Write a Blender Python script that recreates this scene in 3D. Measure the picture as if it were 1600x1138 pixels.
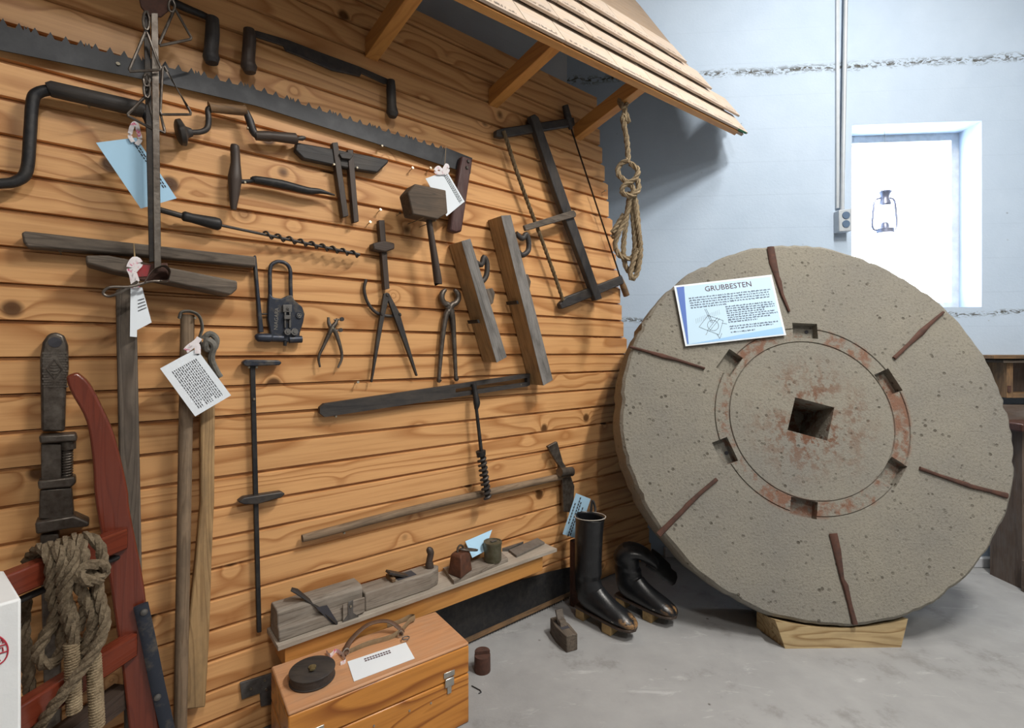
import bpy, bmesh, math, random
from mathutils import Vector as V, Matrix
random.seed(7)
for o in list(bpy.data.objects): bpy.data.objects.remove(o)
SC = bpy.context.scene
COL = SC.collection
# ------------------------------------------------------------------ camera
F, CX, CY, H = 780.0, 800.0, 548.0, 1.0          # focal length / horizon in pixels of the 1600x1138 frame, eye height in metres
cam = bpy.data.cameras.new('camera'); camo = bpy.data.objects.new('camera', cam); COL.objects.link(camo)
cam.sensor_width = 36; cam.lens = 36 * F / 1600; cam.shift_y = -(569 - CY) / 1600; cam.clip_start = 0.02
camo.location = (0, 0, H); camo.rotation_euler = (math.pi / 2, 0, 0)
SC.camera = camo
# ------------------------------------------------------------------ world, lamps, exposure
w = bpy.data.worlds.new('daylight'); SC.world = w; w.use_nodes = True
w.node_tree.nodes['Background'].inputs[0].default_value = (0.86, 0.93, 1.0, 1)
w.node_tree.nodes['Background'].inputs[1].default_value = 18.0
SC.view_settings.view_transform = 'Standard'; SC.view_settings.look = 'None'
SC.view_settings.exposure = -0.05; SC.view_settings.gamma = 1.0; SC.view_settings.use_curve_mapping = False
CEIL = 3.25
def area(name, loc, sx, sy, power, col):
    l = bpy.data.lights.new(name, 'AREA'); l.shape = 'RECTANGLE'; l.size = sx; l.size_y = sy; l.energy = power; l.color = col
    o = bpy.data.objects.new(name, l); o.location = loc; COL.objects.link(o)
    return o
TUBES = [(1.40, 0.55), (1.40, 1.45), (0.9, -1.1), (2.7, -0.6)]
POW = [74, 20, 44, 24]
for (x, y), p in zip(TUBES, POW):
    area('ceiling_tube_light', (x, y, CEIL - 0.10), 0.12, 0.6, p, (1.0, 0.95, 0.88))

# ------------------------------------------------------------------ helpers: planes and pixels
CAM = V((0, 0, H))
class Plane:
    def __init__(s, o, x, y):
        s.o, s.x, s.y = V(o), V(x).normalized(), V(y).normalized(); s.n = s.x.cross(s.y)
    def at(s, u, v, off=0.0):                       # the point of the plane (moved out by off) that pixel u,v looks at
        r = V(((u - CX) / F, 1, (CY - v) / F)); t = (off - (CAM - s.o).dot(s.n)) / r.dot(s.n)
        return CAM + r * t
    def P(s, a, b, off=0.0): return s.o + s.x * a + s.y * b + s.n * off
    def loc(s, p): d = p - s.o; return d.dot(s.x), d.dot(s.y), d.dot(s.n)
def px(p, n): return n * p.y / F                    # n pixels at the depth of p, in metres
UP = V((0, 0, 1))
D = V((0.773, 0.635, 0)).normalized()
WALL = Plane((0.457, 2.2286, 0), D, UP); M = WALL.n
BACK = Plane((0.7187, 2.4375, 0), (0.9969, -0.0785, 0), UP)
FLOOR = Plane((0, 0, 0), (1, 0, 0), (0, 1, 0))
def hplane(z): return Plane((0, 0, z), (1, 0, 0), (0, 1, 0))
def fplane(y): return Plane((0, y, 0), (1, 0, 0), (0, 0, 1))

# ------------------------------------------------------------------ helpers: objects
WM = {}
def rotx(g):                                        # rotation whose local X runs along g
    x = V(g).normalized(); y = UP.cross(x)
    y = V((0, 1, 0)) if y.length < 1e-4 else y.normalized()
    z = x.cross(y); return Matrix((x, y, z)).transposed().to_4x4()
def thing(name, label, cat, at, group=None):
    o = bpy.data.objects.new(name, None); COL.objects.link(o); o.empty_display_size = 0.05
    o.location = at; WM[o.name] = Matrix.Translation(at)
    o['label'] = label; o['category'] = cat
    if group: o['group'] = group
    return o
class MB:
    def __init__(s): s.v = []; s.f = []
    def add(s, vs, fs):
        k = len(s.v); s.v += [V(p) for p in vs]; s.f += [tuple(i + k for i in f) for f in fs]; return s
    def prism(s, pts, vec):
        pts = [V(p) for p in pts]; n = len(pts); vec = V(vec)
        nn = V((0, 0, 0))
        for i in range(n): nn += (pts[i] - pts[0]).cross(pts[(i + 1) % n] - pts[0])
        if nn.dot(vec) > 0: pts = pts[::-1]
        s.add(pts + [p + vec for p in pts], [tuple(range(n)), tuple(range(2 * n - 1, n - 1, -1))] + [(i, i + n, (i + 1) % n + n, (i + 1) % n) for i in range(n)])
        return s
    def plate(s, pl, pts, o0, o1):                  # outline in pixels on plane pl at offset o1, thickness back to o0
        return s.prism([pl.at(u, v, o1) for u, v in pts], pl.n * (o0 - o1))
    def box(s, c, ax, ay, az):                      # centre and three half-axis vectors
        c, ax, ay, az = V(c), V(ax), V(ay), V(az)
        return s.prism([c - ax - ay - az, c + ax - ay - az, c + ax + ay - az, c - ax + ay - az], az * 2)
    def tube(s, pts, r, n=10, closed=False, flat=None, cap=True):
        pts = [V(p) for p in pts]; N = len(pts)
        rs = r if isinstance(r, (list, tuple)) else [r] * N
        T = []
        for i in range(N):
            a = pts[(i - 1) % N] if (closed or i) else pts[0]; b = pts[(i + 1) % N] if (closed or i < N - 1) else pts[-1]
            T.append((b - a).normalized())
        ref = flat if flat is not None else (UP if abs(T[0].z) < 0.9 else V((1, 0, 0)))
        x = (ref - T[0] * ref.dot(T[0])).normalized(); vs = []
        for i in range(N):
            rr = flat if flat is not None else x
            x = (rr - T[i] * rr.dot(T[i])).normalized(); y = T[i].cross(x)
            ra, rb = rs[i] if isinstance(rs[i], (list, tuple)) else (rs[i], rs[i])
            for k in range(n):
                a = 2 * math.pi * k / n; vs.append(pts[i] + x * (ra * math.cos(a)) + y * (rb * math.sin(a)))
        fs = []
        for i in range(N if closed else N - 1):
            j = (i + 1) % N
            for k in range(n): fs.append((i * n + k, i * n + (k + 1) % n, j * n + (k + 1) % n, j * n + k))
        if cap and not closed: fs += [tuple(range(n - 1, -1, -1)), tuple(range((N - 1) * n, N * n))]
        return s.add(vs, fs)
    def lathe(s, a, b, prof, n=16):                 # prof: (fraction along a-b, radius)
        a, b = V(a), V(b); d = b - a
        x = d.orthogonal().normalized(); y = d.normalized().cross(x); vs = []; m = len(prof)
        for t, r in prof:
            for k in range(n):
                q = 2 * math.pi * k / n; vs.append(a + d * t + (x * math.cos(q) + y * math.sin(q)) * r)
        fs = [(i * n + k, i * n + (k + 1) % n, (i + 1) * n + (k + 1) % n, (i + 1) * n + k) for i in range(m - 1) for k in range(n)]
        return s.add(vs, fs + [tuple(range(n - 1, -1, -1)), tuple(range((m - 1) * n, m * n))])
    def rod(s, a, b, r, n=12, r2=None): return s.lathe(a, b, [(0, r), (1, r if r2 is None else r2)], n)
    def helix(s, a, b, R, r, turns, n=6, step=10):
        a, b = V(a), V(b); d = b - a; x = d.orthogonal().normalized(); y = d.normalized().cross(x); N = int(turns * step)
        return s.tube([a + d * (i / N) + (x * math.cos(2 * math.pi * i / step) + y * math.sin(2 * math.pi * i / step)) * R for i in range(N + 1)], r, n)
    def build(s, name, mat, parent=None, grain=None, bevel=0, smooth=True, seg=2, label=None, cat=None, group=None, kind=None):
        if parent is None:
            lo = [min(p[i] for p in s.v) for i in range(3)]; hi = [max(p[i] for p in s.v) for i in range(3)]
            loc = V(((lo[0] + hi[0]) / 2, (lo[1] + hi[1]) / 2, lo[2]))
        else:
            c = V((0, 0, 0))
            for p in s.v: c += p
            loc = c / len(s.v)
        Wm = Matrix.Translation(loc) @ (rotx(grain) if grain is not None else Matrix())
        inv = Wm.inverted()
        me = bpy.data.meshes.new(name); me.from_pydata([inv @ p for p in s.v], [], s.f); me.validate()
        b = bmesh.new(); b.from_mesh(me); bmesh.ops.recalc_face_normals(b, faces=b.faces); b.to_mesh(me); b.free()
        if smooth: me.shade_smooth(); me.set_sharp_from_angle(angle=0.7)
        me.materials.append(MAT[mat] if isinstance(mat, str) else mat)
        o = bpy.data.objects.new(name, me); COL.objects.link(o); WM[o.name] = Wm
        if parent is not None: o.parent = parent; o.matrix_local = WM[parent.name].inverted() @ Wm
        else: o.matrix_world = Wm
        if bevel:
            m = o.modifiers.new('bevel', 'BEVEL'); m.width = bevel; m.segments = seg; m.limit_method = 'ANGLE'; m.angle_limit = 0.6
        if label: o['label'] = label
        if cat: o['category'] = cat
        if group: o['group'] = group
        if kind: o['kind'] = kind
        return o
def cr(pts, k=6):                                   # Catmull-Rom through points
    pts = [V(p) for p in pts]; out = []
    q = [pts[0] * 2 - pts[1]] + pts + [pts[-1] * 2 - pts[-2]]
    for i in range(1, len(q) - 2):
        for j in range(k):
            t = j / k; a, b, c, d = q[i - 1], q[i], q[i + 1], q[i + 2]
            out.append(((b * 2) + (c - a) * t + (a * 2 - b * 5 + c * 4 - d) * t * t + (b * 3 - a - c * 3 + d) * t ** 3) * 0.5)
    return out + [pts[-1]]
def wp(pl, pts): return [pl.at(*p) for p in pts]
def rope_mesh(path, R, pitch=None, n=5):            # three strands laid around a path
    mb = MB(); pitch = pitch or R * 7; L = [0]
    path = [V(p) for p in path]; new = [path[0]]
    for p in path[1:]:                              # resample evenly
        d = (p - new[-1]).length
        while d > R * 1.0:
            new.append(new[-1] + (p - new[-1]) * (R * 1.0 / d)); d = (p - new[-1]).length
    path = new; N = len(path)
    if N < 3: return mb
    T = [(path[min(i + 1, N - 1)] - path[max(i - 1, 0)]).normalized() for i in range(N)]
    x = T[0].orthogonal().normalized(); fr = []
    for i in range(N):
        x = (x - T[i] * x.dot(T[i])).normalized(); fr.append((x.copy(), T[i].cross(x)))
    for k in range(3):
        ps = []
        for i in range(N):
            a = 2 * math.pi * (k / 3 + i * R / pitch); ps.append(path[i] + (fr[i][0] * math.cos(a) + fr[i][1] * math.sin(a)) * R * 0.5)
        mb.tube(ps, R * 0.56, n)
    return mb
def text_mesh(txt, size, o, x, y, off=0.0008, align='LEFT', spacing=1.0, mb=None):
    c = bpy.data.curves.new('t', 'FONT'); c.body = txt; c.size = size; c.align_x = align; c.space_line = spacing; c.resolution_u = 2
    t = bpy.data.objects.new('t', c); me = bpy.data.meshes.new_from_object(t)
    x, y = V(x).normalized(), V(y).normalized(); n = x.cross(y); mb = mb or MB()
    mb.add([V(o) + x * p.co.x + y * p.co.y + n * off for p in me.vertices], [tuple(f.vertices) for f in me.polygons])
    bpy.data.objects.remove(t); bpy.data.curves.remove(c); bpy.data.meshes.remove(me)
    return mb

# ------------------------------------------------------------------ materials
MAT = {}
def new_mat(name):
    m = bpy.data.materials.new(name); m.use_nodes = True; MAT[name] = m; nt = m.node_tree
    return m, nt, nt.nodes['Principled BSDF']
class N:
    def __init__(s, nt): s.nt = nt
    def n(s, t, **kw):
        x = s.nt.nodes.new(t)
        for k, v in kw.items():
            if k.startswith('i_'):
                key = k[2:]; key = int(key) if key.isdigit() else key
                if hasattr(v, 'links') or isinstance(v, bpy.types.NodeSocket): s.nt.links.new(v, x.inputs[key])
                else: x.inputs[key].default_value = v
            else: setattr(x, k, v)
        return x
    def math(s, op, a, b=0.0, c=None):
        x = s.nt.nodes.new('ShaderNodeMath'); x.operation = op
        for i, v in enumerate((a, b) if c is None else (a, b, c)):
            if isinstance(v, bpy.types.NodeSocket): s.nt.links.new(v, x.inputs[i])
            else: x.inputs[i].default_value = v
        return x.outputs[0]
    def mix(s, f, a, b, blend='MIX'):
        x = s.nt.nodes.new('ShaderNodeMix'); x.data_type = 'RGBA'; x.blend_type = blend
        for i, v in ((0, f), (6, a), (7, b)):
            if isinstance(v, bpy.types.NodeSocket): s.nt.links.new(v, x.inputs[i])
            else: x.inputs[i].default_value = v if i == 0 else (*v[:3], 1)
        return x.outputs[2]
    def ramp(s, f, *st):
        x = s.nt.nodes.new('ShaderNodeValToRGB'); s.nt.links.new(f, x.inputs[0]); e = x.color_ramp.elements
        while len(e) < len(st): e.new(0.5)
        for q, (p, c) in zip(e, st): q.position = p; q.color = (c, c, c, 1) if isinstance(c, (int, float)) else (*c, 1)
        return x.outputs[0]
    def noise(s, co, scale, detail=3, rough=0.5, dist=0.0):
        return s.n('ShaderNodeTexNoise', i_Vector=co, i_Scale=scale, i_Detail=detail, i_Roughness=rough, i_Distortion=dist).outputs[0]
    def scale(s, co, v):
        return s.n('ShaderNodeVectorMath', operation='MULTIPLY', i_0=co, i_1=v).outputs[0]
    def objco(s, rnd=True):
        co = s.n('ShaderNodeTexCoord').outputs['Object']
        if not rnd: return co
        r = s.n('ShaderNodeObjectInfo').outputs['Random']
        k = s.n('ShaderNodeCombineXYZ', i_0=s.math('MULTIPLY', r, 37.0), i_1=s.math('MULTIPLY', r, 91.0), i_2=s.math('MULTIPLY', r, 53.0)).outputs[0]
        return s.n('ShaderNodeVectorMath', operation='ADD', i_0=co, i_1=k).outputs[0]
    def bump(s, h, strength, dist, b):
        x = s.n('ShaderNodeBump', i_Strength=strength, i_Distance=dist, i_Height=h); s.nt.links.new(x.outputs[0], b.inputs['Normal'])
    def out(s, c, b, sock='Base Color'): s.nt.links.new(c, b.inputs[sock])
def wood(name, light, dark, line=0.5, rough=0.5, knots=True, ring=9.0, vary=0.15, spec=0.4, dirt=0.0, dirtcol=(0.05, 0.045, 0.04), sc=(2.2, 34, 34)):
    m, nt, b = new_mat(name); g = N(nt); co = g.objco()
    base = g.noise(g.scale(co, sc), 1.0, 1.5, 0.45, 0.35)
    if knots:
        vo = g.n('ShaderNodeTexVoronoi', i_Vector=g.scale(co, (6.0, 6.0, 6.0)), i_Scale=1.0, i_Randomness=1.0)
        d = vo.outputs['Distance']
        infl = g.math('POWER', 2.718, g.math('MULTIPLY', d, -9.0))
        base = g.math('ADD', base, g.math('MULTIPLY', infl, 0.28))
    fr = g.math('FRACT', g.math('MULTIPLY', base, ring))
    lines = g.ramp(fr, (0.0, 0.0), (0.55, 0.12), (0.86, 1.0), (1.0, 0.0))
    fine = g.noise(g.scale(co, (4, 130, 130)), 1.0, 2, 0.6)
    broad = g.noise(g.scale(co, (0.8, 4, 4)), 1.0, 2)
    c = g.mix(g.math('MULTIPLY', lines, line), light, dark)
    c = g.mix(g.math('MULTIPLY', g.ramp(fine, (0.45, 0.0), (0.75, 1.0)), 0.30), c, dark)
    rnd = g.n('ShaderNodeObjectInfo').outputs['Random']
    val = g.math('ADD', 1.0 - vary, g.math('MULTIPLY', g.math('ADD', g.math('MULTIPLY', rnd, 0.6), broad), vary * 1.3))
    c = g.n('ShaderNodeHueSaturation', i_Value=val, i_Color=c).outputs[0]
    if knots:
        kn = g.ramp(d, (0.0, 1.0), (0.09, 0.9), (0.14, 0.0))
        kn = g.math('MULTIPLY', kn, g.ramp(vo.outputs['Color'], (0.30, 0.0), (0.33, 1.0)))
        c = g.mix(kn, c, tuple(x * 0.22 for x in dark))
    if dirt:
        dn = g.noise(g.scale(co, (12, 36, 36)), 1.0, 5, 0.65)
        c = g.mix(g.math('MULTIPLY', g.ramp(dn, (0.4, 0.0), (0.65, 1.0)), dirt), c, dirtcol)
    g.out(c, b); b.inputs['Roughness'].default_value = rough; b.inputs['Specular IOR Level'].default_value = spec
    g.bump(g.math('ADD', fine, g.math('MULTIPLY', lines, 0.5)), 0.12, 0.003, b)
    return m
def plain(name, col, rough=0.6, metal=0.0, noise=0.25, nscale=40, bump=0.15, col2=None, spec=0.4, lo=0.4, hi=0.7):
    m, nt, b = new_mat(name); g = N(nt); co = g.objco()
    n1 = g.noise(co, nscale, 5, 0.6); n2 = g.noise(co, nscale * 0.22, 3)
    c2 = col2 or tuple(x * 0.45 for x in col)
    c = g.mix(g.ramp(g.math('ADD', g.math('MULTIPLY', n1, 0.6), g.math('MULTIPLY', n2, 0.4)), (lo, 0.0), (hi, min(1, noise * 2.5))), col, c2)
    g.out(c, b); b.inputs['Roughness'].default_value = rough; b.inputs['Metallic'].default_value = metal
    b.inputs['Specular IOR Level'].default_value = spec
    if bump: g.bump(n1, bump, 0.004, b)
    return m
wood('pine', (0.68, 0.375, 0.160), (0.35, 0.135, 0.038), 0.75, 0.42, True, 11.0, 0.17, 0.35, sc=(0.55, 6.5, 6.5))
wood('rafter_pine', (0.56, 0.27, 0.075), (0.34, 0.13, 0.03), 0.4, 0.45, True, 8.0, 0.1, sc=(0.8, 9, 9))
wood('plywood', (0.60, 0.25, 0.048), (0.26, 0.075, 0.010), 0.95, 0.28, False, 7.0, 0.08, 0.5, sc=(2.2, 10, 10))
wood('ply_top', (0.58, 0.30, 0.15), (0.38, 0.17, 0.07), 0.4, 0.5, False, 6.0, 0.1, 0.4, 0.25, (0.4, 0.3, 0.22))
wood('shingle', (0.56, 0.46, 0.37), (0.38, 0.26, 0.17), 0.35, 0.7, False, 7.0, 0.15, 0.2, 0.45, (0.52, 0.47, 0.43))
wood('deck', (0.40, 0.30, 0.215), (0.25, 0.17, 0.11), 0.5, 0.75, False, 9.0, 0.1, 0.2, 0.5, (0.33, 0.27, 0.22))
wood('grey_wood', (0.165, 0.135, 0.108), (0.065, 0.05, 0.04), 0.7, 0.75, False, 10.0, 0.2, 0.2, 0.5)
wood('dusty_wood', (0.235, 0.225, 0.215), (0.12, 0.115, 0.11), 0.6, 0.8, False, 10.0, 0.2, 0.2, 0.5)
wood('brown_wood', (0.25, 0.15, 0.075), (0.10, 0.055, 0.028), 0.6, 0.6, False, 9.0, 0.2, 0.3, 0.55)
wood('tan_wood', (0.42, 0.275, 0.135), (0.20, 0.115, 0.05), 0.6, 0.6, False, 9.0, 0.15, 0.3, 0.35)
wood('pole_wood', (0.27, 0.195, 0.13), (0.13, 0.085, 0.05), 0.6, 0.7, False, 10.0, 0.15, 0.2, 0.4)
wood('mallet_wood', (0.115, 0.085, 0.062), (0.04, 0.03, 0.024), 0.6, 0.7, False, 10.0, 0.2, 0.2, 0.5)
wood('dark_wood', (0.065, 0.045, 0.035), (0.028, 0.02, 0.017), 0.6, 0.5, False, 9.0, 0.2, 0.4, 0.3)
wood('black_wood', (0.035, 0.032, 0.032), (0.016, 0.015, 0.015), 0.5, 0.55, False, 9.0, 0.2, 0.4, 0.4, (0.09, 0.075, 0.06))
wood('wine_wood', (0.075, 0.030, 0.028), (0.035, 0.016, 0.016), 0.5, 0.5, False, 8.0, 0.2, 0.4, 0.4, (0.15, 0.11, 0.10))
wood('red_wood', (0.155, 0.030, 0.014), (0.085, 0.016, 0.009), 0.45, 0.25, False, 6.0, 0.1, 0.6, 0.1, (0.16, 0.06, 0.04))
wood('new_wood', (0.50, 0.38, 0.21), (0.24, 0.145, 0.06), 0.9, 0.65, False, 9.0, 0.1, 0.3, 0.15, sc=(2.0, 14, 14))
wood('shelf_dust', (0.40, 0.355, 0.30), (0.27, 0.225, 0.18), 0.5, 0.85, False, 8.0, 0.1, 0.2, 0.4, (0.22, 0.185, 0.15))
wood('dusty_plane', (0.235, 0.20, 0.165), (0.095, 0.075, 0.06), 0.7, 0.75, False, 9.0, 0.15, 0.2, 0.55, (0.33, 0.30, 0.26))
wood('old_desk', (0.12, 0.085, 0.065), (0.05, 0.036, 0.03), 0.5, 0.6, False, 8.0, 0.1, 0.3, 0.5, (0.16, 0.14, 0.13))
wood('desk_red', (0.075, 0.03, 0.022), (0.03, 0.014, 0.012), 0.4, 0.3, False, 8.0, 0.1, 0.5)
plain('iron', (0.050, 0.048, 0.050), 0.5, 0.55, 0.35, 60, 0.25, (0.10, 0.085, 0.07))
plain('black_iron', (0.022, 0.023, 0.026), 0.5, 0.4, 0.3, 60, 0.2, (0.06, 0.055, 0.05))
plain('blue_iron', (0.040, 0.047, 0.065), 0.42, 0.5, 0.4, 50, 0.2, (0.16, 0.14, 0.11), lo=0.5)
plain('worn_iron', (0.17, 0.150, 0.130), 0.42, 0.7, 0.4, 60, 0.3, (0.05, 0.036, 0.028))
plain('rust', (0.105, 0.048, 0.034), 0.8, 0.1, 0.4, 60, 0.4, (0.045, 0.028, 0.024))
plain('rust_block', (0.14, 0.055, 0.03), 0.7, 0.2, 0.4, 50, 0.4, (0.06, 0.03, 0.022))
plain('grey_iron', (0.17, 0.165, 0.16), 0.5, 0.5, 0.35, 60, 0.2, (0.07, 0.065, 0.06))
plain('cast_letter', (0.26, 0.245, 0.22), 0.6, 0.2, 0.2, 60, 0)
plain('steel', (0.55, 0.54, 0.50), 0.3, 0.9, 0.2, 50, 0.05)
plain('saw_steel', (0.030, 0.032, 0.036), 0.45, 0.35, 0.5, 22, 0.1, (0.07, 0.072, 0.078), lo=0.45, hi=0.75)
plain('brass', (0.30, 0.25, 0.13), 0.45, 0.7, 0.4, 60, 0.1)
plain('olive_tin', (0.10, 0.095, 0.055), 0.5, 0.5, 0.5, 40, 0.2, (0.20, 0.19, 0.15))
plain('screw', (0.36, 0.33, 0.26), 0.35, 0.8, 0.1, 60, 0)
plain('paper', (0.80, 0.86, 0.92), 0.8, 0, 0.08, 12, 0, (0.62, 0.72, 0.82), spec=0.2)
plain('paper_blue', (0.42, 0.66, 0.86), 0.8, 0, 0.1, 8, 0, (0.34, 0.58, 0.80), spec=0.2)
plain('sign_paper', (0.56, 0.76, 0.93), 0.7, 0, 0.06, 6, 0, (0.50, 0.72, 0.92), spec=0.2)
plain('ink', (0.05, 0.05, 0.06), 0.9, 0, 0, 10, 0)
plain('faded_ink', (0.13, 0.16, 0.22), 0.9, 0, 0, 10, 0)
plain('pencil', (0.17, 0.15, 0.14), 0.9, 0, 0, 10, 0)
plain('ink_title', (0.10, 0.055, 0.07), 0.9, 0, 0, 10, 0)
plain('sign_blue', (0.085, 0.17, 0.52), 0.6, 0, 0, 10, 0)
plain('sign_sky', (0.33, 0.58, 0.90), 0.6, 0, 0, 10, 0)
plain('red_ink', (0.42, 0.03, 0.05), 0.8, 0, 0.2, 60, 0)
plain('red_paint', (0.50, 0.02, 0.03), 0.5, 0, 0.4, 40, 0.2, (0.10, 0.05, 0.05))
plain('ribbon', (0.78, 0.74, 0.76), 0.7, 0, 0.4, 120, 0, (0.62, 0.10, 0.22), lo=0.55, hi=0.62)
plain('twine', (0.42, 0.31, 0.17), 0.9, 0, 0.3, 60, 0.2)
plain('rope', (0.36, 0.285, 0.185), 0.95, 0, 0.4, 240, 0.8, (0.14, 0.10, 0.06), spec=0.1)
plain('rope_dark', (0.215, 0.17, 0.115), 0.95, 0, 0.4, 240, 0.8, (0.085, 0.063, 0.042), spec=0.1)
plain('cord', (0.17, 0.125, 0.075), 0.95, 0, 0.4, 160, 0.6, (0.08, 0.055, 0.03), spec=0.1)
plain('leather_brown', (0.14, 0.075, 0.045), 0.6, 0, 0.4, 50, 0.2)
plain('strap_cloth', (0.20, 0.19, 0.17), 0.9, 0, 0.5, 90, 0.4, (0.06, 0.06, 0.05))
plain('tape_cloth', (0.30, 0.22, 0.13), 0.8, 0, 0.3, 60, 0.2)
plain('stitch', (0.42, 0.40, 0.36), 0.8, 0, 0, 60, 0)
plain('clog_wood', (0.40, 0.27, 0.12), 0.7, 0, 0.5, 40, 0.2, (0.09, 0.06, 0.03))
plain('whetstone', (0.17, 0.15, 0.13), 0.8, 0, 0.4, 40, 0.2, (0.09, 0.075, 0.065))
plain('white_box', (0.72, 0.74, 0.75), 0.7, 0, 0.12, 30, 0.25, (0.58, 0.60, 0.62))
plain('pale_trim', (0.62, 0.66, 0.70), 0.6, 0, 0.2, 30, 0.1)
plain('pipe_grey', (0.50, 0.55, 0.60), 0.45, 0.2, 0.2, 30, 0.05, (0.36, 0.40, 0.45))
plain('socket_blue', (0.10, 0.16, 0.26), 0.4, 0, 0.1, 30, 0)
plain('lantern_metal', (0.30, 0.33, 0.45), 0.35, 0.4, 0.3, 40, 0)
plain('green_paint', (0.02, 0.16, 0.07), 0.6, 0, 0.1, 30, 0)
plain('ceiling_board', (0.40, 0.39, 0.37), 0.8, 0, 0.1, 10, 0)
plain('lamp_white', (0.85, 0.85, 0.83), 0.5, 0, 0, 10, 0)

def leather():
    m, nt, b = new_mat('boot_leather'); g = N(nt); co = g.objco(False)
    n1 = g.noise(co, 25, 4); n2 = g.noise(co, 160, 3)
    c = g.mix(g.ramp(n1, (0.5, 0.0), (0.8, 0.6)), (0.009, 0.010, 0.012), (0.03, 0.032, 0.036))
    sx = g.n('ShaderNodeSeparateXYZ', i_0=co)
    k = g.ramp(g.math('ADD', sx.outputs[0], g.math('MULTIPLY', g.math('SUBTRACT', n1, 0.5), 0.13)), (0.10, 0.0), (0.135, 1.0))
    k = g.math('MULTIPLY', k, g.ramp(g.noise(co, 45, 5, 0.7), (0.46, 0.0), (0.56, 1.0)))
    c = g.mix(k, c, (0.28, 0.16, 0.07)); g.out(c, b)
    b.inputs['Roughness'].default_value = 0.33; g.bump(g.math('ADD', n2, n1), 0.15, 0.003, b)
leather()
def concrete(name, col, seams, dark, rough=0.85, floor=False):
    m, nt, b = new_mat(name); g = N(nt)
    co = g.n('ShaderNodeNewGeometry').outputs['Position']
    big = g.noise(co, 1.3, 4, 0.55); mid = g.noise(co, 7, 4, 0.6); fine = g.noise(co, 90, 3, 0.6)
    f = g.math('ADD', g.math('MULTIPLY', big, 0.6), g.math('MULTIPLY', mid, 0.4))
    c = g.mix(g.ramp(f, (0.36, 0.0), (0.66, 1.0)), col, dark)
    vs = g.n('ShaderNodeTexVoronoi', i_Vector=co, i_Scale=9.0, i_Randomness=1.0)
    sp = g.ramp(g.math('ADD', vs.outputs['Distance'], g.math('MULTIPLY', fine, 0.06)), (0.055, 1.0), (0.085, 0.0))
    sp = g.math('MULTIPLY', sp, g.ramp(g.noise(co, 2.2, 2), (0.48, 0.0), (0.6, 0.9)))
    c = g.mix(sp, c, (0.07, 0.065, 0.06))
    h = fine
    if floor:
        sc = g.ramp(g.noise(g.scale(co, (3, 9, 1)), 2.0, 6, 0.7, 0.8), (0.60, 0.0), (0.70, 0.5))
        c = g.mix(sc, c, (0.52, 0.53, 0.54))
        st = g.ramp(g.noise(co, 3.5, 6, 0.75), (0.57, 0.0), (0.68, 0.5)); c = g.mix(st, c, (0.17, 0.165, 0.155))
    else:
        sx = g.n('ShaderNodeSeparateXYZ', i_0=co); z = sx.outputs[2]
        zz = g.math('ADD', z, g.math('ADD', g.math('MULTIPLY', sx.outputs[0], -0.012), g.math('MULTIPLY', g.math('SUBTRACT', mid, 0.5), 0.05)))
        for zs, wd in seams:
            band = g.ramp(g.math('ABSOLUTE', g.math('SUBTRACT', zz, zs)), (0.0, 1.0), (wd, 0.0))
            cr_ = g.ramp(g.noise(g.scale(co, (26, 26, 60)), 1.0, 5, 0.7, 1.5), (0.49, 0.0), (0.53, 1.0))
            c = g.mix(g.math('MULTIPLY', band, cr_), c, (0.07, 0.065, 0.05))
        bd = g.math('FRACT', g.math('MULTIPLY', z, 6.3)); h = g.math('ADD', fine, g.math('MULTIPLY', g.ramp(bd, (0.0, 0.0), (0.03, 1.0)), 0.6))
    g.out(c, b); b.inputs['Roughness'].default_value = rough; b.inputs['Specular IOR Level'].default_value = 0.25
    g.bump(h, 0.12, 0.006, b)
concrete('painted_concrete', (0.50, 0.61, 0.75), ((2.33, 0.026), (1.145, 0.016)), (0.44, 0.55, 0.69))
concrete('plain_concrete', (0.58, 0.60, 0.63), (), (0.50, 0.52, 0.55))
concrete('dim_concrete', (0.30, 0.30, 0.30), (), (0.24, 0.24, 0.24))  # darkened on purpose so the unseen walls bounce less light
concrete('floor_concrete', (0.36, 0.365, 0.37), (), (0.25, 0.255, 0.26), 0.7, True)
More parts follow.
